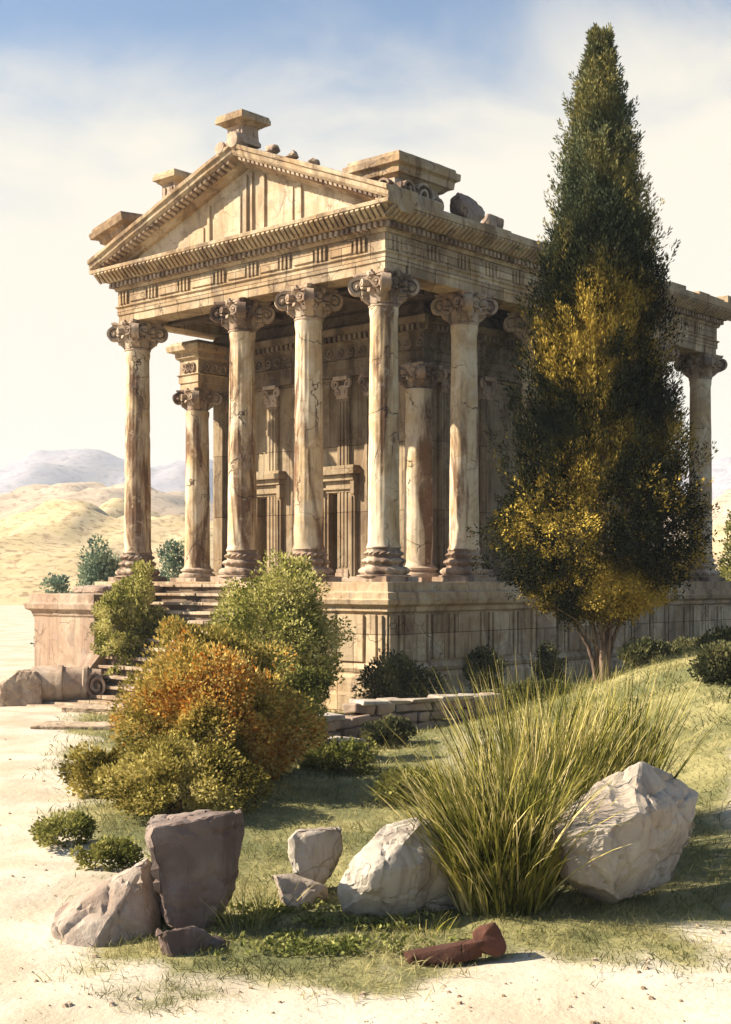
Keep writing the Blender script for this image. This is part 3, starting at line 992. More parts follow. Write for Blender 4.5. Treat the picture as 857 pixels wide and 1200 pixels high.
for sgn in (-1, 1):
    rk = MB(); rake(rk, sgn, rprof, -aw, sgn * 9)
    rko = rk.build('raking_cornice', M_TRIM, temple, .012)
    # ribs on the underside
    rr = MB()
    t = .06
    while t < .97:
        x_end = XA if sgn < 0 else XB
        x = x_end + (XM - x_end) * t
        zb = ZT + (APEX - ZT) * t
        dx = .055 * (1 if sgn < 0 else -1)
        if True:
            z_ = lambda u_: zb + u_ * (slope if sgn < 0 else -slope_r)
            vs = []
            for u_ in (-.06, .06):
                vs += [(x + u_, -aw - .33, z_(u_) - .10), (x + u_, -aw - .64, z_(u_) - .05), (x + u_, -aw - .62, z_(u_) - .15), (x + u_, -aw - .33, z_(u_) - .21)]
            rr.add(vs, [(0, 1, 2, 3), (7, 6, 5, 4), (0, 4, 5, 1), (1, 5, 6, 2), (2, 6, 7, 3), (3, 7, 4, 0)])
        t += .030
    rr.build('rake_ribs', M_CARVE, rko, .01)
# roof: two sloping slabs with tile courses, behind the raking cornice
rf = MB()
for sgn in (-1, 1):
    x_end = (XA + .05) if sgn < 0 else (XB - .05)
    n = 16
    for i in range(n):
        t0, t1 = i / n, (i + 1) / n + .012
        xa, xb = x_end + (XM - x_end) * t0, x_end + (XM - x_end) * min(1, t1)
        za, zb = ZT + (APEX - ZT) * t0 + .05, ZT + (APEX - ZT) * min(1, t1) + .03
        lo, hi = min(xa, xb), max(xa, xb)
        v8 = [(xa, .15, za - .1), (xb, .15, zb - .1), (xb, YB + .9, zb - .1), (xa, YB + .9, za - .1), (xa, .15, za + .04), (xb, .15, zb + .02), (xb, YB + .9, zb + .02), (xa, YB + .9, za + .04)]
        rf.add(v8, [(0, 1, 2, 3), (7, 6, 5, 4), (0, 4, 5, 1), (1, 5, 6, 2), (2, 6, 7, 3), (3, 7, 4, 0)])
rf.build('roof', M_TRIM, temple, .01)
gb = MB()
gb.add([(XA + .5, YB - .1, ZT - .02), (XB - .5, YB - .1, ZT - .02), (XM, YB - .1, APEX - .2), (XA + .5, YB + .4, ZT - .02), (XB - .5, YB + .4, ZT - .02), (XM, YB + .4, APEX - .2)],
       [(0, 1, 2), (5, 4, 3), (0, 3, 4, 1), (1, 4, 5, 2), (2, 5, 3, 0)])
gb.build('rear_gable', M_WALL, temple)

# roof pedestals (acroterion blocks with moulded caps) ------------------
def acroterion(x, y, z0, z1, w, capw):
    h = z1 - z0
    mb = MB()
    mb.ring([(.05, z0), (.05, z0 + .12), (0, z0 + .2), (-.02, z1 - .42), (.03, z1 - .36)], x - w / 2, x + w / 2, y - w / 2, y + w / 2, .2, .012, seed=x)
    for s in (-1, 1):
        mb.box(x + s * w * .25 - .06, x + s * w * .25 + .06, y - w / 2 - .03, y - w / 2 + .05, z0 + .3, z1 - .5)
        mb.box(x + w / 2 - .05, x + w / 2 + .03, y + s * w * .25 - .06, y + s * w * .25 + .06, z0 + .3, z1 - .5)
    o = mb.build('acroterion', M_CARVE, temple, .012)
    c = MB()
    e = capw / 2 - w / 2
    c.ring([(.0, z1 - .37), (.08, z1 - .34), (e * .6, z1 - .28), (e, z1 - .24), (e, z1 - .1), (e * .9, z1 - .08), (e * .86, z1)], x - w / 2, x + w / 2, y - w / 2, y + w / 2, .2, .015, seed=x * 2)
    c.build('moulded_cap', M_TRIM, o, .012)
    return o
acroterion(XM + .05, -.75, APEX + .25, APEX + 1.2, .72, 1.25)
acroterion(-9.75, .35, ZT + 1.0, FZ + 13.95, .72, 1.15)
# curled ornament on the apex under the pedestal
ap = MB()
ap.lathe([(.02, -.3), (.24, -.26), (.30, -.1), (.30, .1), (.24, .26), (.02, .3)], 16, M=Matrix.Translation((XM + .15, -1.05, APEX + .36)) @ Matrix.Rotation(R(90), 4, 'X'))
ap.lathe([(.02, -.3), (.20, -.26), (.24, .0), (.20, .26), (.02, .3)], 16, M=Matrix.Translation((XM - .5, -1.0, APEX + .2)) @ Matrix.Rotation(R(80), 4, 'X'))
ap.build('apex_ornament', M_CARVE, temple, smooth=50)
# left corner: tilted broken cornice slab on a low block
lb = MB()
def tring(mb, prof, hx, hy, M, seed):
    t = MB(); t.ring(prof, -hx, hx, -hy, hy, .2, .02, seed=seed)
    mb.add([M @ Vector(p) for p in t.v], t.f)
Ml = Matrix.Translation((XL - .55, .1, ZT + 1.42)) @ Matrix.Rotation(R(-13), 4, 'Y') @ Matrix.Rotation(R(5), 4, 'X')
tring(lb, [(-.5, -1.3), (-.45, -.42), (-.3, -.36), (-.1, -.22), (-.08, -.08), (.12, .0), (.14, .2), (.05, .24), (.03, .36)], .8, .95, Ml, 3)
lb.build('corner_block', M_TRIM, temple, .015)
# right corner: big overhanging slab on a scroll-carved block
rbk = MB()
zr = ZT + .02
rbk.ring([(-.25, zr + .85), (-.1, zr + .98), (.0, zr + 1.0), (.02, zr + 1.2), (.14, zr + 1.26), (.15, zr + 1.46), (.05, zr + 1.5), (.03, zr + 1.6)], -1.25, .70, -.15, 2.45, .2, .025, seed=5)
rslab = rbk.build('corner_slab', M_TRIM, temple, .014)
sb = MB()
sb.ring([(.0, zr - .1), (.05, zr + .2), (.0, zr + .5), (-.1, zr + .86)], -.95, .62, -.22, 1.95, .2, .04, seed=15)
scr = sb.build('scroll_block', M_CARVE, temple, .02)
sc = MB()
for (yc, zc_, r0, fl_) in ((.2, zr + .56, .34, 1), (.95, zr + .48, .38, -1), (1.6, zr + .36, .26, 1)):
    pth = []
    for i in range(26):
        t = i / 25; a_ = R(160) + fl_ * t * R(620); rr = r0 * (1 - .82 * t)
        pth.append((.70, yc + math.cos(a_) * rr, zc_ + math.sin(a_) * rr))
    sc.strap(pth, (1, 0, 0), .22, .075)
for (xc, zc_, r0, fl_) in ((.25, zr + .55, .28, 1), (-.4, zr + .58, .22, -1)):
    pth = []
    for i in range(22):
        t = i / 21; a_ = R(20) + fl_ * t * R(560); rr = r0 * (1 - .82 * t)
        pth.append((xc + math.cos(a_) * rr, -.28, zc_ + math.sin(a_) * rr))
    sc.strap(pth, (0, 1, 0), .2, .07)
sc.build('scrolls', M_CARVE, scr, .012)
cap2 = MB()
cap2.ring([(0, ZT + .02), (.0, ZT + .3), (-.06, ZT + .36)], XB - .62, XB - .08, -1.05, 1.4, .25, .03, seed=31)
cap2.build('eave_block', M_TRIM, temple, .015)
# gutter blocks along right eave, broken off in places
gu = MB()
p = 3.4
while p < YB + 1.0:
    L = random.uniform(.8, 1.5)
    if random.random() < .75:
        gu = MB(); gu.box(XB - .42, XB - .06, p, p + L - .02, ZT - .02, ZT + random.choice((.14, .18, .22)), .015)
        gu.build('gutter_stone', M_TRIM, temple, .015)
    p += L
gu = MB(); gu.box(XB - .9, XB - .05, YB + .1, YB + 1.05, ZT, ZT + .4, .02)
gu.build('corner_stone', M_TRIM, temple, .015)

# ------------------------------------------------------------------ rocks
def rock(name, pts, mat, label, cat='rock', group=None, loc=(0, 0, 0), cuts=9, amp=.03, seed=0.0, rz=0.0, chip=.09, parent=None, bev=.0):
    bm = bmesh.new()
    for p in pts: bm.verts.new(p)
    bmesh.ops.convex_hull(bm, input=bm.verts)
    bmesh.ops.delete(bm, geom=[v for v in bm.verts if not v.link_faces], context='VERTS')
    rnd = random.Random(int(seed * 100))
    for k in range(11 if chip > .05 else 4):
        d = Vector((rnd.gauss(0, 1), rnd.gauss(0, 1), rnd.gauss(0, .8))).normalized()
        cen = sum((v.co for v in bm.verts), Vector()) / len(bm.verts)
        sup = max((v.co - cen).dot(d) for v in bm.verts)
        bmesh.ops.bisect_plane(bm, geom=bm.verts[:] + bm.edges[:] + bm.faces[:], plane_co=cen + d * sup * rnd.uniform(.80, .95), plane_no=d, clear_outer=True)
        cs = [v.co.copy() for v in bm.verts]
        bm.clear()
        for p in cs: bm.verts.new(p)
        bmesh.ops.convex_hull(bm, input=bm.verts)
        bmesh.ops.delete(bm, geom=[v for v in bm.verts if not v.link_faces], context='VERTS')
    bmesh.ops.dissolve_limit(bm, angle_limit=R(4), verts=bm.verts[:], edges=bm.edges[:])
    bmesh.ops.triangulate(bm, faces=bm.faces)
    bmesh.ops.bevel(bm, geom=[e for e in bm.edges if len(e.link_faces) == 2 and e.calc_face_angle(0) > .35], offset=(.02 if chip > .03 else .006), segments=1, affect='EDGES', profile=.5)
    bmesh.ops.triangulate(bm, faces=bm.faces)
    for k in range(7):
        es = [e for e in bm.edges if e.calc_length() > (.085 if chip > .03 else .04)]
        if not es: break
        bmesh.ops.subdivide_edges(bm, edges=es, cuts=1)
        bmesh.ops.triangulate(bm, faces=bm.faces)
    bm.normal_update()
    s = Vector((seed, seed * 1.7, seed * .3))
    for v in bm.verts:
        q = v.co + s
        d = amp * (.5 * noise.noise(q * 2.3) + .4 * noise.noise(q * 5.5) + .4 * noise.noise(q * 12) + .3 * noise.noise(q * 25))
        d -= chip * max(0, noise.noise(q * 1.7 + Vector((8, 1, 5))) - .12)
        vr = noise.voronoi(q * 2.2)[0]
        d -= amp * 1.2 * max(0, .12 - (vr[1] - vr[0])) / .12      # shallow fracture grooves
        v.co += v.normal * d
    me = bpy.data.meshes.new(name); bm.to_mesh(me); bm.free()
    me.materials.append(mat)
    me.polygons.foreach_set('use_smooth', [True] * len(me.polygons))
    me.set_sharp_from_angle(angle=R(26))
    o = bpy.data.objects.new(name, me); COL.objects.link(o)
    o.location = loc; o.rotation_euler = (0, 0, rz)
    if parent is not None: o.parent = parent
    else: tag(o, label, cat, group)
    return o

def P(Y, *lst):
    """points given as (photo column, photo row, metres further away) at distance Y -> points about their own ground point"""
    x0 = at(lst[0][0], Y)
    return [(at(px, Y + d) , Y + d, zof(py, Y + d)) for (px, py, d) in lst]

GS = 'fallen stones lying in the foreground'
def place_rock(name, Y, lst, mat, label, cat='stone', group=GS, **kw):
    pts = P(Y, *lst)
    cx = sum(p[0] for p in pts) / len(pts); cy = sum(p[1] for p in pts) / len(pts)
    base = gh(cx, cy)
    pts = [(a - cx, b - cy, c - base) for a, b, c in pts]
    return rock(name, pts, mat, label, cat, group, (cx, cy, base), **kw)

place_rock('stone_slab', 14.3, [(58, 1072, -.1), (70, 1062, .3), (176, 1004, .25), (186, 1030, .25), (190, 1110, .1), (62, 1112, -.25), (160, 1010, 1.0), (80, 1060, 1.2), (70, 1120, 1.2), (190, 1115, 1.0), (90, 1138, -.55), (180, 1130, -.1)],
           M_ROCKP, 'long pale slab sloping up against the tall upright brown block', seed=1.1)
place_rock('stone_block', 14.4, [(166, 974, -.1), (174, 970, -.25), (284, 950, .3), (288, 972, .35), (264, 1060, .2), (246, 1100, .1), (196, 1084, -.3), (184, 1050, -.25), (180, 955, .75), (278, 944, .95), (270, 1075, .9), (195, 1085, .8), (172, 984, .1), (176, 1020, .2)],
           M_ROCKB, 'tall brown block standing tilted with a pale top edge', seed=2.3)
place_rock('stone_chunk', 13.55, [(182, 1092, -.1), (232, 1084, .1), (268, 1100, .3), (272, 1128, .3), (245, 1152, 0.1), (195, 1144, -.2), (190, 1095, .6), (262, 1100, .7), (258, 1140, .7), (196, 1135, .6)],
           M_ROCKB, 'low dark brown chunk lying below the tall upright block', seed=3.9)
place_rock('stone_block', 16.0, [(336, 984, -.1), (348, 972, .1), (404, 970, .25), (406, 985, .3), (388, 1034, .2), (376, 1048, .0), (344, 1022, -.2), (336, 1012, -.1), (352, 972, .6), (400, 968, .6), (384, 1040, .6), (345, 1025, .6), (368, 1056, .2)],
           M_ROCK, 'small square pale block between the brown block and the wide boulder', seed=4.2)
place_rock('stone_chunk', 15.4, [(316, 1022, .0), (330, 1018, .3), (384, 1038, .25), (388, 1060, .3), (352, 1072, -.1), (338, 1064, -.2), (322, 1040, -.1), (330, 1024, .5), (380, 1045, .5), (376, 1068, .5), (330, 1064, .4)],
           M_ROCK, 'small low pale chunk in front of the small square block', seed=5.7, amp=.022)
place_rock('boulder', 15.0, [(393, 1040, 0), (418, 1000, .05), (452, 966, .4), (500, 955, .45), (538, 975, .6), (550, 1010, .7), (542, 1062, .5), (518, 1012, .15), (440, 1022, -.35), (428, 1044, -.38), (424, 1088, .12), (400, 1068, .0), (420, 1090, .6), (540, 1075, .9), (450, 970, .9), (520, 966, .9), (546, 1020, 1.0), (480, 1092, .3), (530, 1078, .5)],
           M_ROCK, 'wide pale rounded boulder with a dark front at the foot of the tall grass', 'boulder', seed=6.6)
place_rock('boulder', 15.0, [(645, 978, .0), (662, 948, .2), (700, 915, .4), (752, 893, .5), (796, 906, 1.05), (831, 930, 1.15), (828, 965, 1.0), (800, 1004, .7), (768, 948, .0), (738, 968, -.4), (732, 1024, -.3), (714, 1064, -.15), (690, 1064, -.15), (656, 1042, -.1), (648, 1010, -.05), (660, 970, .9), (750, 902, 1.3), (818, 936, 1.3), (790, 1030, 1.0), (690, 1060, .8), (752, 1044, .3)],
           M_ROCK, 'largest pale boulder, to the right of the tall grass, its right side dark', 'boulder', seed=7.8, amp=.035)
# red fragment: a broken length of carved stone with a thicker end
fr = empty('stone_fragment', (at(535, 13.3), 13.3, gh(at(535, 13.3), 13.3)))
tag(fr, 'dark red-brown broken carved fragment lying on bare ground in the foreground', 'stone', GS)
def FP(lst):
    z0 = fr.location.z
    return [(at(a, 13.3 + d) - fr.location.x, d, zof(b, 13.3 + d) - z0) for a, b, d in lst]
rock('shaft_piece', FP([(470, 1116, 0), (480, 1120, -.08), (486, 1142, -.02), (495, 1138, .05), (498, 1128, -.1), (560, 1099, 0), (568, 1102, -.10), (566, 1122, -.1), (520, 1130, -.12), (474, 1114, .22), (562, 1101, .22), (564, 1122, .2), (490, 1136, .22)]), M_RED, None, parent=fr, seed=8.2, amp=.008, chip=.02)
rock('broken_end', FP([(553, 1092, 0), (562, 1084, .05), (580, 1080, .0), (594, 1108, -.02), (592, 1122, .0), (582, 1122, -.1), (556, 1110, -.12), (560, 1088, .28), (584, 1084, .25), (592, 1118, .25), (562, 1116, .25)]), M_RED, None, parent=fr, seed=9.4, amp=.008, chip=.02)
# small block at the left meadow edge
place_rock('stone_block', 24.5, [(74, 908, 0), (82, 904, .5), (118, 900, .4), (112, 912, -.2), (114, 932, -.2), (78, 932, -.05), (84, 930, .7), (120, 926, .6)],
           M_ROCKB, 'small brown block half buried left of the orange bush', seed=10.1)

# broken stone and rubble on the roof
GR = 'loose stones lying on the roof'
def roof_rock(name, c, r, mat, label, seed):
    pts = []
    rnd = random.Random(seed)
    for i in range(16):
        v = Vector((rnd.gauss(0, 1), rnd.gauss(0, 1), rnd.gauss(0, 1))).normalized()
        pts.append((v.x * r[0], v.y * r[1], v.z * r[2] + r[2] * .8))
    w = W(*c)
    return rock(name, pts, mat, label, 'stone', GR, tuple(w), seed=seed, rz=RZ, amp=.025, chip=.06)
roof_rock('broken_stone', (.68, 3.1, ZT - .05), (.5, .85, .72), M_RUB, 'large grey broken stone on the roof edge beside the carved scroll block', 41)
roof_rock('broken_stone', (.72, 4.35, ZT - .05), (.42, .6, .42), M_RUB, 'grey stone on the roof edge just behind the large broken one', 43)
def rz_on(x): return APEX - abs(x - XM) * slope_r + .28
for (x, r, lab, sd) in ((XM + 1.3, .26, 'rounded stone on the right gable slope nearest the apex pedestal', 51), (XM + 2.15, .24, 'stone on the right gable slope, middle of three', 52), (XM + 3.15, .2, 'small stone on the right gable slope nearest the corner slab', 53)):
    roof_rock('rubble_stone', (x, -.7, rz_on(x)), (r * 1.3, r, r * .75), M_CARVE, lab, sd)

# slab lying on the stair pedestal
w = W(-10.6, -2.4, FZ - .4)
rock('stone_slab', [(-.9, -.3, .02), (.8, -.35, .02), (.9, .4, .02), (-.8, .4, .02), (-.85, -.3, .22), (.7, -.3, .2), (.8, .35, .3), (-.7, .35, .28)], M_RUB, 'thin dark slab lying on top of the stair pedestal', 'stone', None, (w.x, w.y, FZ - .385), seed=12, rz=RZ, amp=.015)

# fallen column fragment at the left
Yd = 41.5
fd = empty('fallen_column', (at(66, Yd), Yd, gh(at(66, Yd), Yd)), R(8))
tag(fd, 'fallen broken column drum lying on its side at the foot of the stairs', 'column')
Mx = Matrix.Translation((0, 0, .55)) @ Matrix.Rotation(R(90), 4, 'Y')
dm = MB()
dm.lathe([(.45, -.75), (.56, -.72), (.58, -.4), (.57, .0), (.6, .05), (.6, .2), (.54, .24), (.52, .8), (.56, .84), (.56, .95), (.48, 1.0), (.45, 1.35), (.38, 1.4)], 40, lambda r, z, a, k: r + wear(r, z, a, .03, 3) , M=Mx)
dm.build('drum', M_PINK, fd, smooth=40)
vo = MB()
pth = []
for i in range(30):
    t = i / 29; a_ = R(100) + t * R(680); rr = .40 * (1 - .85 * t)
    pth.append((1.25 + math.cos(a_) * rr * .8, -.42 - .06 * t, .55 + math.sin(a_) * rr))
vo.strap(pth, (0, 1, 0), .3, .08)
vo.build('scroll', M_CARVE, fd, .01)
rock('stone_block', [(-.75, -.55, 0), (.6, -.6, 0), (.65, .5, 0), (-.7, .5, 0), (-.7, -.45, .8), (-.4, -.5, 1.15), (.6, -.5, 1.1), (.6, .45, 1.15), (-.5, .45, 1.0)], M_PINK,
     'pale pinkish block at the left end of the fallen column', 'stone', None, (at(28, 41.3), 41.3, gh(at(28, 41.3), 41.3) - .05), seed=13, rz=.1)
slabs = [(118, 39.0, 1.1, 'broken flat paving slab at the foot of the stairs, nearest the stairs'), (90, 34.6, 1.1, 'flat paving slab lying in pale soil left of the orange bush')]
for i, (px, Y, L, lab) in enumerate(slabs):
    x = at(px, Y)
    rock('paving_slab', [(-L, -.5, -.1), (L * .9, -.6, -.1), (L, .45, -.1), (-L * .8, .5, -.1), (-L, -.5, .12), (L * .85, -.58, .1), (L, .4, .13), (-L * .75, .45, .15)], M_STEP, lab, 'slab', 'paving slabs left of the orange bush',
         (x, Y, gh(x, Y)), seed=20 + i, rz=.25 * i - .2, amp=.015, chip=.04)

# ruined low wall ------------------------------------------------------
def rubble_wall(name, a, b, h, th, label, courses=4, seed=1):
    rnd = random.Random(seed)
    ax, ay = a; bx, by = b
    L = math.hypot(bx - ax, by - ay); rz = math.atan2(by - ay, bx - ax)
    zb = min(gh(ax, ay), gh(bx, by)) - .15
    root = empty(name, (ax, ay, zb), rz)
    tag(root, label, 'wall', 'ruined garden walls below the podium', 'thing')
    mb = MB(); cp = MB()
    hh = (h + .15) / courses
    for c in range(courses):
        p = -rnd.uniform(0, .25)
        while p < L:
            w = rnd.uniform(.28, .62)
            q0, q1 = p + .012, min(p + w, L + .1) - .012
            if q1 - q0 > .1 :
                d = rnd.uniform(-.05, .05)
                mb.box(q0, q1, -th / 2 + d, th / 2 + d, c * hh + .01, (c + 1) * hh - .01 + (rnd.uniform(-.03, .04) if c == courses - 1 else 0), .055)
            p += w
    mb.build('rubble_courses', M_RUB, root, .045, seg=3)
    p = 0
    while p < L:
        w = rnd.uniform(.6, 1.0)
        if rnd.random() < .85:
            cp = MB(); cp.box(p, min(p + w, L) - .03, -th / 2 - .03, th / 2 + .08, courses * hh - .05, courses * hh + rnd.uniform(.03, .08), .035)
            cp.build('coping_stone', M_ROCK, root, .035, seg=3)
        p += w
rubble_wall('ruined_wall', (at(418, 31.6), 31.6), (at(580, 33.6), 33.6), .85, .6, 'upper length of low rubble wall with pale coping below the podium corner', 4, 3)
rubble_wall('ruined_wall', (at(356, 29.4), 29.4), (at(424, 30.6), 30.6), .6, .55, 'lower step of low rubble wall beside the green bush', 3, 5)
rubble_wall('ruined_wall', (at(350, 26.8), 26.8), (at(418, 27.8), 27.8), .32, .6, 'lowest course of rubble wall nearest the grass', 2, 8)

# ------------------------------------------------------------------ foliage
def leaf_object(name, pos, ax, sd, ln, wd, mat, parent=None, fold=.15, shape='leaf'):
    N = len(pos)
    ax = ax / np.linalg.norm(ax, axis=1, keepdims=True)
    sd = sd - ax * np.sum(sd * ax, axis=1, keepdims=True)
    sd = sd / (np.linalg.norm(sd, axis=1, keepdims=True) + 1e-9)
    nr = np.cross(ax, sd)
    ln = ln[:, None]; wd = wd[:, None]
    v = np.empty((N, 4, 3))
    v[:, 0] = pos
    v[:, 1] = pos + ax * ln * .45 + sd * wd * .5 + nr * wd * fold
    v[:, 2] = pos + ax * ln
    v[:, 3] = pos + ax * ln * .45 - sd * wd * .5 + nr * wd * fold
    me = bpy.data.meshes.new(name)
    me.vertices.add(N * 4); me.vertices.foreach_set('co', v.reshape(-1).astype(np.float32))
    me.loops.add(N * 4); me.loops.foreach_set('vertex_index', np.arange(N * 4, dtype=np.int32))
    me.polygons.add(N)
    me.polygons.foreach_set('loop_start', np.arange(0, N * 4, 4, dtype=np.int32))
    me.update(calc_edges=True); me.validate()
    me.materials.append(mat)
    o = bpy.data.objects.new(name, me); COL.objects.link(o)
    if parent is not None: o.parent = parent
    return o

def unit(n):
    v = RNG.normal(size=(n, 3)); return v / np.linalg.norm(v, axis=1, keepdims=True)

def bush(name, px, Y, width, height, mat, label, cat='bush', group='bushes growing round the temple', leaf=.10, clumps=60, per=70, depth=None, lift=0.0, sink=.1, csize=.26, stems=True, zbase=None):
    x = at(px, Y); z = gh(x, Y) if zbase is None else zbase
    root = empty(name, (x, Y, z))
    tag(root, label, cat, group)
    rx, ry, rz = width / 2, (depth or width * .85) / 2, height
    cs = []
    while len(cs) < clumps:
        d = RNG.normal(size=3); d /= np.linalg.norm(d)
        if d[2] < -.78: d[2] *= -1
        r = RNG.uniform(.55, .95) ** .7
        lump = .84 + .55 * noise.noise(Vector((d[0] * 1.5 + px * .37, d[1] * 1.5 + Y, d[2] * 1.5)))
        c = np.array([d[0] * rx * r * lump, d[1] * ry * r * lump, lift + (height - lift) * (.42 + .52 * d[2] * r * lump)])
        if c[2] < .04: c[2] = RNG.uniform(.05, .3) * height
        cs.append(c)
    cs = np.array(cs)
    cr = csize * min(width, height * 1.2) * RNG.uniform(.55, 1.1, size=clumps)
    idx = np.repeat(np.arange(clumps), per)
    d = unit(len(idx))
    rr = RNG.uniform(.25, 1.0, size=len(idx)) ** .5
    pos = cs[idx] + d * (cr[idx] * rr)[:, None] * np.array([1, 1, .8])
    cdir = cs[idx] - np.array([0, 0, height * .35])
    cdir /= np.linalg.norm(cdir, axis=1, keepdims=True) + 1e-6
    ax = d * .7 + cdir * .5 + np.array([0, 0, .35]) + RNG.normal(size=pos.shape) * .45
    ln = leaf * RNG.uniform(.7, 1.4, size=len(idx)); wd = ln * RNG.uniform(.5, .75, size=len(idx))
    pos[:, 2] = np.maximum(pos[:, 2], .02)
    leaf_object('foliage', pos, ax, RNG.normal(size=pos.shape), ln, wd, mat, root)
    if stems:
        mb = MB()
        for k in range(9):
            c = cs[RNG.integers(clumps)]
            a = np.array([RNG.uniform(-.08, .08) * width, RNG.uniform(-.08, .08) * width, -sink])
            m = a * .4 + c * .6 + RNG.normal(size=3) * .05 * width; m[2] = a[2] * .5 + c[2] * .5
            mb.tube([a, m, c], [.022 * height ** .5 + .01, .016 * height ** .5 + .006, .006], 6)
        mb.build('stems', M_BARK, root)
    return root

bush('autumn_bush', 251, 22.6, 3.3, 2.7, F_ORANGE, 'largest bush, a rounded mass of orange, rust and yellow-olive leaves before the steps', leaf=.062, clumps=190, per=320, csize=.13)
bush('olive_bush', 318, 36.6, 4.1, 4.5, F_OLIVE, 'tall yellow-green bush in front of the middle columns', leaf=.085, clumps=150, per=240, csize=.14)
bush('olive_bush', 150, 42.6, 2.6, 4.5, F_OLIVE, 'yellow-green bush beside the top of the stairs in front of the left column', leaf=.09, clumps=150, per=200, csize=.13)
bush('yellow_bush', 206, 20.6, 2.9, 1.0, F_YELLOW, 'low wide yellow-olive bush spreading at the foot of the orange bush', leaf=.055, clumps=110, per=220, csize=.26)
bush('green_bush', 338, 26.8, 1.7, 2.05, F_GREEN, 'green bush pressed against the right side of the orange bush', leaf=.06, clumps=80, per=230, csize=.18)
bush('low_bush', 122, 22.6, 1.3, .8, F_YELLOW, 'small low olive bush left of the orange bush above the brown block', leaf=.07, clumps=40, per=110, csize=.28)
bush('low_bush', 78, 18.6, 1.0, .38, F_GREEN, 'sprawling low weeds behind the pale sloping slab at the left', leaf=.05, clumps=34, per=90, csize=.34, stems=False)
bush('low_bush', 128, 17.4, .9, .34, F_GREEN, 'sprawling low weeds directly behind the tall upright brown block', leaf=.05, clumps=34, per=90, csize=.34, stems=False)
bush('low_bush', 306, 24.0, 1.5, .95, F_DARK, 'low dark green bush at the right foot of the orange bush', leaf=.07, clumps=45, per=130, csize=.28)
bush('dark_bush', 468, 36.6, 2.2, 1.75, F_DARK, 'dark green shrub behind the low wall at the podium corner', leaf=.085, clumps=70, per=120, csize=.24)
bush('dark_bush', 566, 38.6, 1.1, 1.75, F_DARK, 'narrow dark shrub against the podium flank at the end of the low wall', leaf=.085, clumps=45, per=110, csize=.24)
bush('dark_bush', 642, 40.5, .9, 1.5, F_DARK, 'small dark shrub against the podium flank nearest the cypress', leaf=.085, clumps=36, per=100, csize=.26)
bush('low_bush', 455, 29.0, 1.2, .55, F_DARK, 'dark weedy bush at the foot of the low wall', leaf=.07, clumps=40, per=110, csize=.3)
bush('low_bush', 400, 24.6, 1.6, .55, F_GREEN, 'low green bush on the lawn in front of the low wall', leaf=.065, clumps=40, per=110, csize=.36)
bush('low_bush', 480, 21.6, 1.4, .5, F_GREEN, 'low green bush on the lawn left of the tall grass', leaf=.065, clumps=40, per=110, csize=.36)
for (px, Y, w_, h_, lab) in ((762, 34.0, 1.6, .75, 'low dark shrub on the slope directly right of the cypress trunk'), (812, 35.0, 1.8, .8, 'low dark shrub on the slope between trunk and picture edge'),
                             (850, 33.0, 1.5, .8, 'low dark shrub on the slope at the right edge'), (846, 25.5, .9, .75, 'dark shrub right of the tall grass above the large boulder'), (640, 33.5, 1.7, .5, 'low dark shrub on the slope left of the cypress trunk'),
                             (585, 35.0, 1.5, .5, 'low dark shrub on the slope just right of the low wall')):
    bush('slope_shrub', px, Y, w_, h_, F_DARK, lab, 'shrub', 'dark shrubs on the grassy slope', leaf=.075, clumps=45, per=110, csize=.3, stems=False)
bush('distant_bush', 116, 62, 3.3, 5.9, F_BLUE, 'bluish green bush behind the stair pedestal', leaf=.16, clumps=70, per=100, csize=.19, group='bushes beyond the temple')
bush('distant_bush', 68, 66, 2.2, 4.4, F_BLUE, 'small pale green bush left of the bluish one', leaf=.16, clumps=40, per=80, csize=.2, group='bushes beyond the temple')
bush('distant_bush', 202, 66, 2.6, 6.0, F_BLUE, 'bluish green bush seen between the left column and the stair top', leaf=.16, clumps=60, per=90, csize=.19, group='bushes beyond the temple')
bush('distant_bush', 868, 78, 3.0, 6.6, F_GREEN, 'distant bush at the right edge beyond the last column', leaf=.18, clumps=60, per=90, csize=.19, group='bushes beyond the temple')

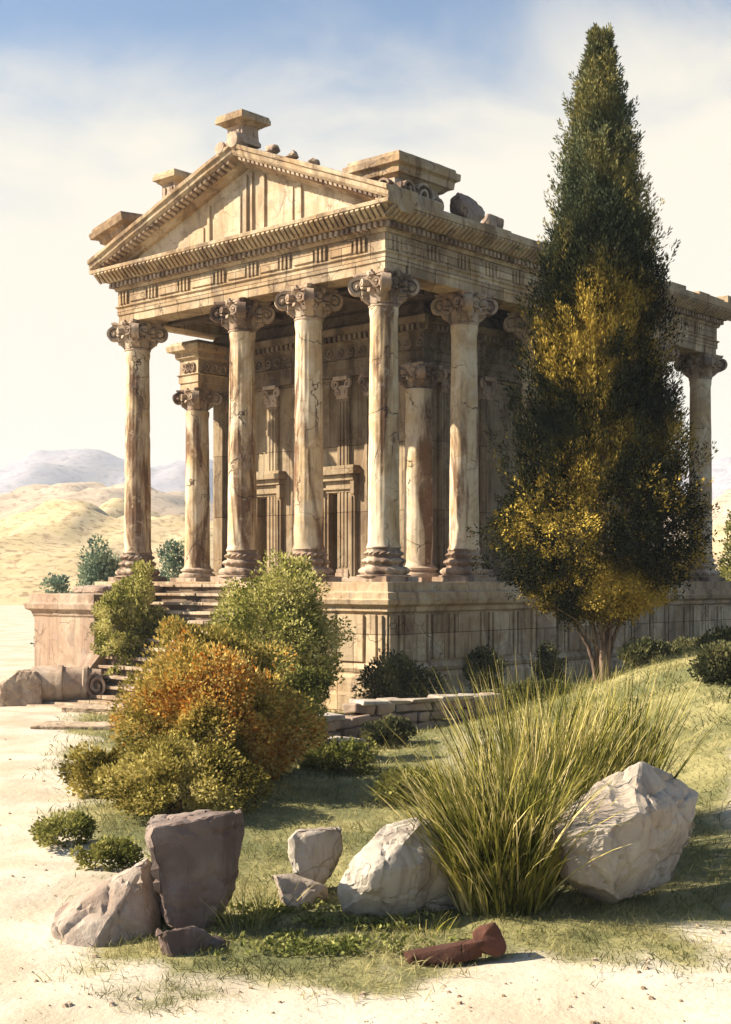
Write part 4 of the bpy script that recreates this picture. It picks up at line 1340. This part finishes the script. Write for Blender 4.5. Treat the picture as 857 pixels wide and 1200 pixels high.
# cypress --------------------------------------------------------------
def cypress():
    Y = 31.0; x = at(705, Y); z = gh(x, Y)
    root = empty('cypress_tree', (x, Y, z))
    tag(root, 'tall dark cypress with golden sunlit left side in front of the temple flank', 'tree')
    sc_ = F / Y
    tab = [(50, 704, 2), (84, 703, 5), (128, 702, 15), (180, 702, 27), (230, 702, 39), (285, 705, 56), (340, 706, 67), (400, 702, 80), (460, 698, 90), (520, 698, 97), (570, 703, 118), (610, 705, 134), (650, 702, 132), (685, 698, 110), (708, 700, 66), (720, 702, 34)]
    zs = [zof(t[0], Y) - z for t in tab][::-1]; cxs = [(t[1] - 705) / sc_ for t in tab][::-1]; rs = [t[2] / sc_ for t in tab][::-1]
    mb = MB()
    # several stems rising and fanning out into the crown
    stems = [((-.10, 0), (-.10, .05), (-1.7, .3), 2.6, .045), ((-.05, .04), (-.08, .1), (-.75, .2), 3.6, .055), ((.04, -.03), (.06, 0), (.1, 0), 11.0, .075), ((.11, .03), (.06, .05), (1.5, .1), 2.9, .05), ((.06, .1), (.06, .2), (.9, .9), 3.2, .035), ((.13, 0), (.10, 0), (.7, -.3), 4.4, .05)]
    for (a, b, c, hgt, r) in stems:
        pts = []
        for i in range(9):
            t = i / 8
            px_ = a[0] * (1 - t) ** 2 + 2 * b[0] * t * (1 - t) + c[0] * t * t
            py_ = a[1] * (1 - t) ** 2 + 2 * b[1] * t * (1 - t) + c[1] * t * t
            pts.append((px_ + random.uniform(-.02, .02), py_, -.2 + (hgt + .2) * t))
        mb.tube(pts, [r * (1 - .75 * i / 8) + .012 for i in range(9)], 9)
    # twigs into lower crown
    for k in range(9):
        a = random.uniform(0, 2 * math.pi); rr = random.uniform(.9, 2.0)
        z0 = random.uniform(.9, 1.6)
        mb.tube([(.10 * math.cos(a), .1 * math.sin(a), z0 - .2), (.5 * rr * math.cos(a), .45 * rr * math.sin(a), z0 + .45), (rr * math.cos(a), rr * math.sin(a), z0 + random.uniform(.8, 1.6))], [.024, .017, .007], 6)
    mb.build('trunk', M_BARK, root, smooth=60)
    # foliage sprays
    NSP = 7600
    zz = RNG.uniform(0, 1, NSP)
    H0, H1 = zs[0], zs[-1]
    hz = H0 + (H1 - H0) * zz ** 1.18
    cx = np.interp(hz, zs, cxs); rad = np.interp(hz, zs, rs)
    th = RNG.uniform(0, 2 * np.pi, NSP)
    rf_ = np.sqrt(RNG.uniform(.12, 1.0, NSP))
    lump = np.array([.82 + .36 * noise.noise(Vector((math.cos(a) * 1.6, math.sin(a) * 1.6, h * .75))) + .16 * noise.noise(Vector((math.cos(a) * 4, math.sin(a) * 4, h * 2.1 + 7))) for a, h in zip(th, hz)])
    low = np.clip((4.6 - hz) / 1.6, 0, 1)         # lower part: looser, leafy, with hollows
    lump = lump * (1 - .0 * low) + low * np.array([.22 * noise.noise(Vector((math.cos(a) * 2.3 + 4, math.sin(a) * 2.3, h * 1.6))) for a, h in zip(th, hz)])
    rr = rad * rf_ * lump
    pos = np.stack([cx + np.cos(th) * rr, np.sin(th) * rr * .95, hz], 1)
    outd = np.stack([np.cos(th), np.sin(th), np.zeros(NSP)], 1)
    tip = RNG.uniform(size=NSP) < .10
    rr = np.where(tip & (low < .1), rad * RNG.uniform(.85, 1.08, NSP), rr)
    pos = np.stack([cx + np.cos(th) * rr, np.sin(th) * rr * .95, hz], 1)
    dirs = outd * (.45 + .35 * low)[:, None] + np.array([0, 0, 1.0]) * (1 - .65 * low)[:, None] + RNG.normal(size=(NSP, 3)) * (.14 + .45 * low)[:, None]
    dirs /= np.linalg.norm(dirs, axis=1, keepdims=True)
    per = 52
    idx = np.repeat(np.arange(NSP), per)
    M_ = len(idx)
    t = RNG.uniform(0, 1, M_)
    L = (.5 + .5 * RNG.uniform(size=NSP) ** 2) * (1 - .35 * low)
    near_top = np.clip((hz - (H1 - 2.0)) / 2.0, 0, 1)
    L = L * (1 - .55 * near_top)
    sdir = RNG.normal(size=(M_, 3))
    sdir -= dirs[idx] * np.sum(sdir * dirs[idx], axis=1, keepdims=True)
    sdir /= np.linalg.norm(sdir, axis=1, keepdims=True)
    wprof = (np.sin(np.pi * np.clip(t * .85 + .12, 0, 1)) * .5 + .1) * (.17 + .12 * low[idx])
    lp = pos[idx] + dirs[idx] * (t * L[idx])[:, None] + sdir * (wprof * np.sqrt(RNG.uniform(size=M_)))[:, None]
    ax = dirs[idx] * (1.0 - .55 * low[idx])[:, None] + sdir * (.45 + .5 * low[idx])[:, None] + RNG.normal(size=(M_, 3)) * .2
    ln = (.092 - .030 * low[idx]) * RNG.uniform(.7, 1.3, M_)
    wd = ln * (.30 + .32 * low[idx])
    leaf_object('crown', lp, ax, RNG.normal(size=(M_, 3)), ln, wd, F_CYP, root)
cypress()

# tall grass -----------------------------------------------------------
def grass_blades(name, roots, dirs, lens, wid, droop, mat, parent=None, segs=6):
    N = len(roots)
    d = dirs / np.linalg.norm(dirs, axis=1, keepdims=True)
    side = np.cross(d, np.array([0, 0, 1.0])) + RNG.normal(size=(N, 3)) * .35
    side /= np.linalg.norm(side, axis=1, keepdims=True) + 1e-9
    hor = d * np.array([1, 1, 0]); hn = np.linalg.norm(hor, axis=1, keepdims=True) + 1e-6
    hor = hor / hn
    V = np.empty((N, segs + 1, 2, 3))
    for k in range(segs + 1):
        t = k / segs
        c = roots + d * (lens * t)[:, None] + hor * (lens * droop * t * t * .55)[:, None] - np.array([0, 0, 1.0]) * (lens * droop * t ** 2.2 * .45)[:, None]
        w = wid * (1 - t ** 1.6) * (.55 + .45 * min(1, t * 4)) + .0012
        V[:, k, 0] = c - side * w[:, None] * .5
        V[:, k, 1] = c + side * w[:, None] * .5
    me = bpy.data.meshes.new(name)
    nv = (segs + 1) * 2
    me.vertices.add(N * nv); me.vertices.foreach_set('co', V.reshape(-1).astype(np.float32))
    q = []
    base = (np.arange(N) * nv)[:, None]
    pat_ = np.array([[2 * k, 2 * k + 1, 2 * k + 3, 2 * k + 2] for k in range(segs)]).reshape(-1)
    li = (base + pat_[None, :]).reshape(-1).astype(np.int32)
    me.loops.add(len(li)); me.loops.foreach_set('vertex_index', li)
    nf = N * segs
    me.polygons.add(nf); me.polygons.foreach_set('loop_start', np.arange(0, nf * 4, 4, dtype=np.int32))
    me.polygons.foreach_set('use_smooth', [True] * nf)
    me.update(calc_edges=True); me.validate()
    me.materials.append(mat)
    o = bpy.data.objects.new(name, me); COL.objects.link(o)
    if parent is not None: o.parent = parent
    return o

GG = 'tall tufts of dry grass'
def tuft(px, Y, rx, ry, n, length, lean, spread, label, wid=.030, droop=.35, name='grass_tuft', mat=None, group=GG):
    x = at(px, Y); z = gh(x, Y)
    a = RNG.uniform(0, 2 * np.pi, n); r = np.sqrt(RNG.uniform(0, 1, n))
    roots = np.stack([np.cos(a) * rx * r, np.sin(a) * ry * r, np.zeros(n)], 1)
    for i in range(n):
        roots[i, 2] = gh(x + roots[i, 0], Y + roots[i, 1]) - z - .03
    dirs = np.stack([np.cos(a) * r * spread + RNG.normal(size=n) * .16 + lean[0], np.sin(a) * r * spread + RNG.normal(size=n) * .16 + lean[1], np.ones(n)], 1)
    lens = length * np.where(RNG.uniform(size=n) < .25, RNG.uniform(.15, .5, n), RNG.uniform(.5, 1.08, n))
    dirs[:, :2] *= RNG.uniform(.3, 1.35, n)[:, None]
    o = grass_blades(name, roots, dirs, lens, wid * RNG.uniform(.6, 1.2, n), droop * RNG.uniform(.3, 1.5, n), mat or F_GRASS)
    o.location = (x, Y, z)
    tag(o, label, 'grass', group)
    return o
tuft(590, 15.35, .50, .36, 2500, 2.2, (-.01, .05), .22, 'biggest fountain-shaped tuft of yellow-green grass beside the wide boulder', droop=.42)
tuft(628, 16.9, .5, .42, 1500, 2.8, (.05, .05), .2, 'tall upright grass tuft behind the biggest tuft, below the cypress', droop=.22)
tuft(566, 15.75, .32, .3, 400, 1.35, (-.24, .0), .28, 'grass tuft leaning left over the wide boulder')
tuft(708, 18.6, .55, .45, 1200, 2.4, (.05, .05), .2, 'tall grass tuft standing behind the largest pale boulder', droop=.16)
GT = 'small grass tufts among the foreground stones'
tuft(284, 14.7, .32, .22, 130, .62, (-.15, 0), .8, 'small thin grass tuft at the right foot of the tall brown block', .013, .4, group=GT)
tuft(312, 15.2, .25, .2, 80, .5, (.1, 0), .8, 'small thin grass tuft left of the small low chunk', .012, .4, group=GT)
tuft(505, 14.5, .3, .18, 90, .34, (.1, 0), .9, 'short grass tuft in front of the wide boulder', .012, .4, group=GT)

# turf -----------------------------------------------------------------
def turf():
    pts, ln = [], []
    n = 0
    rnd = random.Random(5)
    while n < 60000:
        Y = 11.6 + 30 * rnd.random() ** 1.6
        x = rnd.uniform(at(-30, Y), at(890, Y))
        v = veg(x, Y)
        if rnd.random() > v ** 1.4 or v < .12: continue
        pts.append((x, Y, gh(x, Y) - .01)); n += 1
        ln.append((.07 + .10 * max(0, fb(x * .8, Y * .8, 4, 2) + .4)) * (1 + (Y - 14) * .02))
    roots = np.array(pts)
    ln = np.array(ln) * RNG.uniform(.6, 1.4, n)
    dirs = np.stack([RNG.normal(size=n) * .45, RNG.normal(size=n) * .45, np.ones(n)], 1)
    o = grass_blades('turf', roots, dirs, ln, (.009 + .0006 * (roots[:, 1] - 13)) * RNG.uniform(.7, 1.3, n), RNG.uniform(.1, .9, n), F_TURF, segs=3)
    tag(o, 'short dry grass growing over the meadow in front of the temple', 'grass', kind='stuff')
turf()
def pebbles():
    rnd = random.Random(77)
    mb = MB(); n = 0
    while n < 420:
        Y = 11.2 + 22 * rnd.random() ** 1.7
        x = rnd.uniform(at(-40, Y), at(900, Y))
        if veg(x, Y) > .75: continue
        if fb(x * .6, Y * .6, 33, 3) < -.1 and rnd.random() < .7: continue
        r = .008 + .035 * rnd.random() ** 4
        z = gh(x, Y)
        vs = []
        for k in range(6):
            a = k * math.pi / 3 + rnd.uniform(-.3, .3)
            vs.append((x + math.cos(a) * r * rnd.uniform(.8, 1.3), Y + math.sin(a) * r * rnd.uniform(.8, 1.3), z - .004))
        for k in range(4):
            a = k * math.pi / 2 + rnd.uniform(-.3, .3)
            vs.append((x + math.cos(a) * r * .6, Y + math.sin(a) * r * .6, z + r * rnd.uniform(.5, .9)))
        mb.add(vs, [(0, 1, 6), (1, 7, 6), (1, 2, 7), (2, 3, 7), (3, 8, 7), (3, 4, 8), (4, 5, 8), (5, 9, 8), (5, 0, 9), (0, 6, 9), (6, 7, 8, 9)])
        n += 1
    o = mb.build('pebbles', M_STEP)
    tag(o, 'small pebbles scattered over the bare pale soil', 'pebbles', kind='stuff')
pebbles()
# leafy ground cover among foreground stones
def sprouts():
    rnd = random.Random(9)
    pos, ax = [], []
    while len(pos) < 2600:
        px = rnd.gauss(380, 65); Y = rnd.uniform(13.4, 15.6)
        x = at(px, Y)
        if fb(x * 1.5, Y * 1.5, 2, 3) < -.12: continue
        z = gh(x, Y)
        for k in range(3):
            pos.append((x + rnd.uniform(-.04, .04), Y + rnd.uniform(-.04, .04), z + rnd.uniform(.005, .06)))
            ax.append((rnd.gauss(0, 1), rnd.gauss(0, 1), .6))
    pos = np.array(pos); ax = np.array(ax); N = len(pos)
    ln = .06 * RNG.uniform(.6, 1.3, N)
    o = leaf_object('ground_cover', pos, ax, RNG.normal(size=(N, 3)), ln, ln * .6, F_SPROUT)
    tag(o, 'small round-leaved plants creeping over the soil between the stones', 'plant', kind='stuff')
sprouts()

# ------------------------------------------------------------------ sun, sky, camera
SUN_EL, SUN_DIR = 35.0, Vector((-1.0, .0))      # toward the sun (horizontal): from the left
az = math.atan2(SUN_DIR.x, SUN_DIR.y)
sl = bpy.data.lights.new('sun', 'SUN'); sl.energy = 5.0; sl.angle = R(.6); sl.color = (1.0, .88, .70)
so = bpy.data.objects.new('sun', sl); COL.objects.link(so)
dv = Vector((SUN_DIR.x, SUN_DIR.y, 0)).normalized() * math.cos(R(SUN_EL)) + Vector((0, 0, math.sin(R(SUN_EL))))
so.rotation_euler = dv.to_track_quat('Z', 'Y').to_euler()

wd = bpy.data.worlds.new('World'); S.world = wd; wd.use_nodes = True
t = wd.node_tree; t.nodes.clear()
def N_(typ, **k):
    o = t.nodes.new(typ)
    for a, b in k.items(): setattr(o, a, b)
    return o
wo = N_('ShaderNodeOutputWorld'); bg = N_('ShaderNodeBackground'); bg.inputs['Strength'].default_value = .055
sky = N_('ShaderNodeTexSky', sky_type='NISHITA'); sky.sun_disc = False
sky.sun_elevation = R(SUN_EL); sky.sun_rotation = az; sky.air_density = 1.2; sky.dust_density = 1.0; sky.ozone_density = 3.5
tc = N_('ShaderNodeTexCoord')
sx = N_('ShaderNodeSeparateXYZ'); t.links.new(tc.outputs['Generated'], sx.inputs[0])
def wm(op, a, b=0.0, clamp=False):
    o = N_('ShaderNodeMath', operation=op); o.use_clamp = clamp
    for i, v in enumerate((a, b)):
        if isinstance(v, (int, float)): o.inputs[i].default_value = v
        else: t.links.new(v, o.inputs[i])
    return o.outputs[0]
mp = N_('ShaderNodeMapping'); t.links.new(tc.outputs['Generated'], mp.inputs[0]); mp.inputs['Scale'].default_value = (1, 1, 1.6)
nz = N_('ShaderNodeTexNoise'); nz.inputs['Scale'].default_value = 6.0; nz.inputs['Detail'].default_value = 7; nz.inputs['Roughness'].default_value = .55; nz.inputs['Distortion'].default_value = .5
t.links.new(mp.outputs[0], nz.inputs['Vector'])
# thin sheet of warm cloud, thickest near the horizon
ys_ = N_('ShaderNodeMapRange'); ys_.interpolation_type = 'SMOOTHSTEP'  # cloud kept ahead of the camera; unseen sky left darker to cut fill
t.links.new(sx.outputs[1], ys_.inputs['Value']); ys_.inputs['From Min'].default_value = .45; ys_.inputs['From Max'].default_value = .92; ys_.inputs['To Min'].default_value = -2.2; ys_.inputs['To Max'].default_value = 0
cov = wm('ADD', wm('ADD', wm('MULTIPLY', sx.outputs[2], -6.2), ys_.outputs[0]), wm('ADD', wm('MULTIPLY', nz.outputs['Fac'], 1.35), wm('MULTIPLY', sx.outputs[0], .85)))
mr = N_('ShaderNodeMapRange'); mr.interpolation_type = 'SMOOTHSTEP'
t.links.new(cov, mr.inputs['Value']); mr.inputs['From Min'].default_value = -1.95; mr.inputs['From Max'].default_value = -.95
mx = N_('ShaderNodeMix', data_type='RGBA')
t.links.new(mr.outputs[0], mx.inputs['Factor']); t.links.new(sky.outputs[0], mx.inputs['A'])
mx.inputs['B'].default_value = (6.5, 6.0, 5.05, 1)
t.links.new(mx.outputs['Result'], bg.inputs['Color']); t.links.new(bg.outputs[0], wo.inputs['Surface'])

hz = MB(); hz.box(-5600, 5600, -5600, 5600, -4, 170)
hz_n = NT('pale_air')
hv = hz_n.n('ShaderNodeVolumePrincipled'); hv.inputs['Density'].default_value = .0003; hv.inputs['Color'].default_value = (.84, .92, 1, 1)
hz_n.l(hv.outputs[0], hz_n.out.inputs['Volume'])
ho = hz.build('haze', hz_n.m); tag(ho, kind='stuff')

cam = bpy.data.cameras.new('camera'); co = bpy.data.objects.new('camera', cam); COL.objects.link(co)
co.location = (0, 0, CZ); co.rotation_euler = (R(90), 0, 0)
cam.sensor_fit = 'HORIZONTAL'; cam.sensor_width = 36; cam.lens = 36 * F / 857
cam.shift_y = (HY - 600) / 857
cam.clip_end = 12000; cam.clip_start = .1
S.camera = co
S.view_settings.view_transform = 'Standard'; S.view_settings.look = 'None'
S.view_settings.exposure = 1.5; S.view_settings.gamma = 1.0; S.view_settings.use_curve_mapping = False
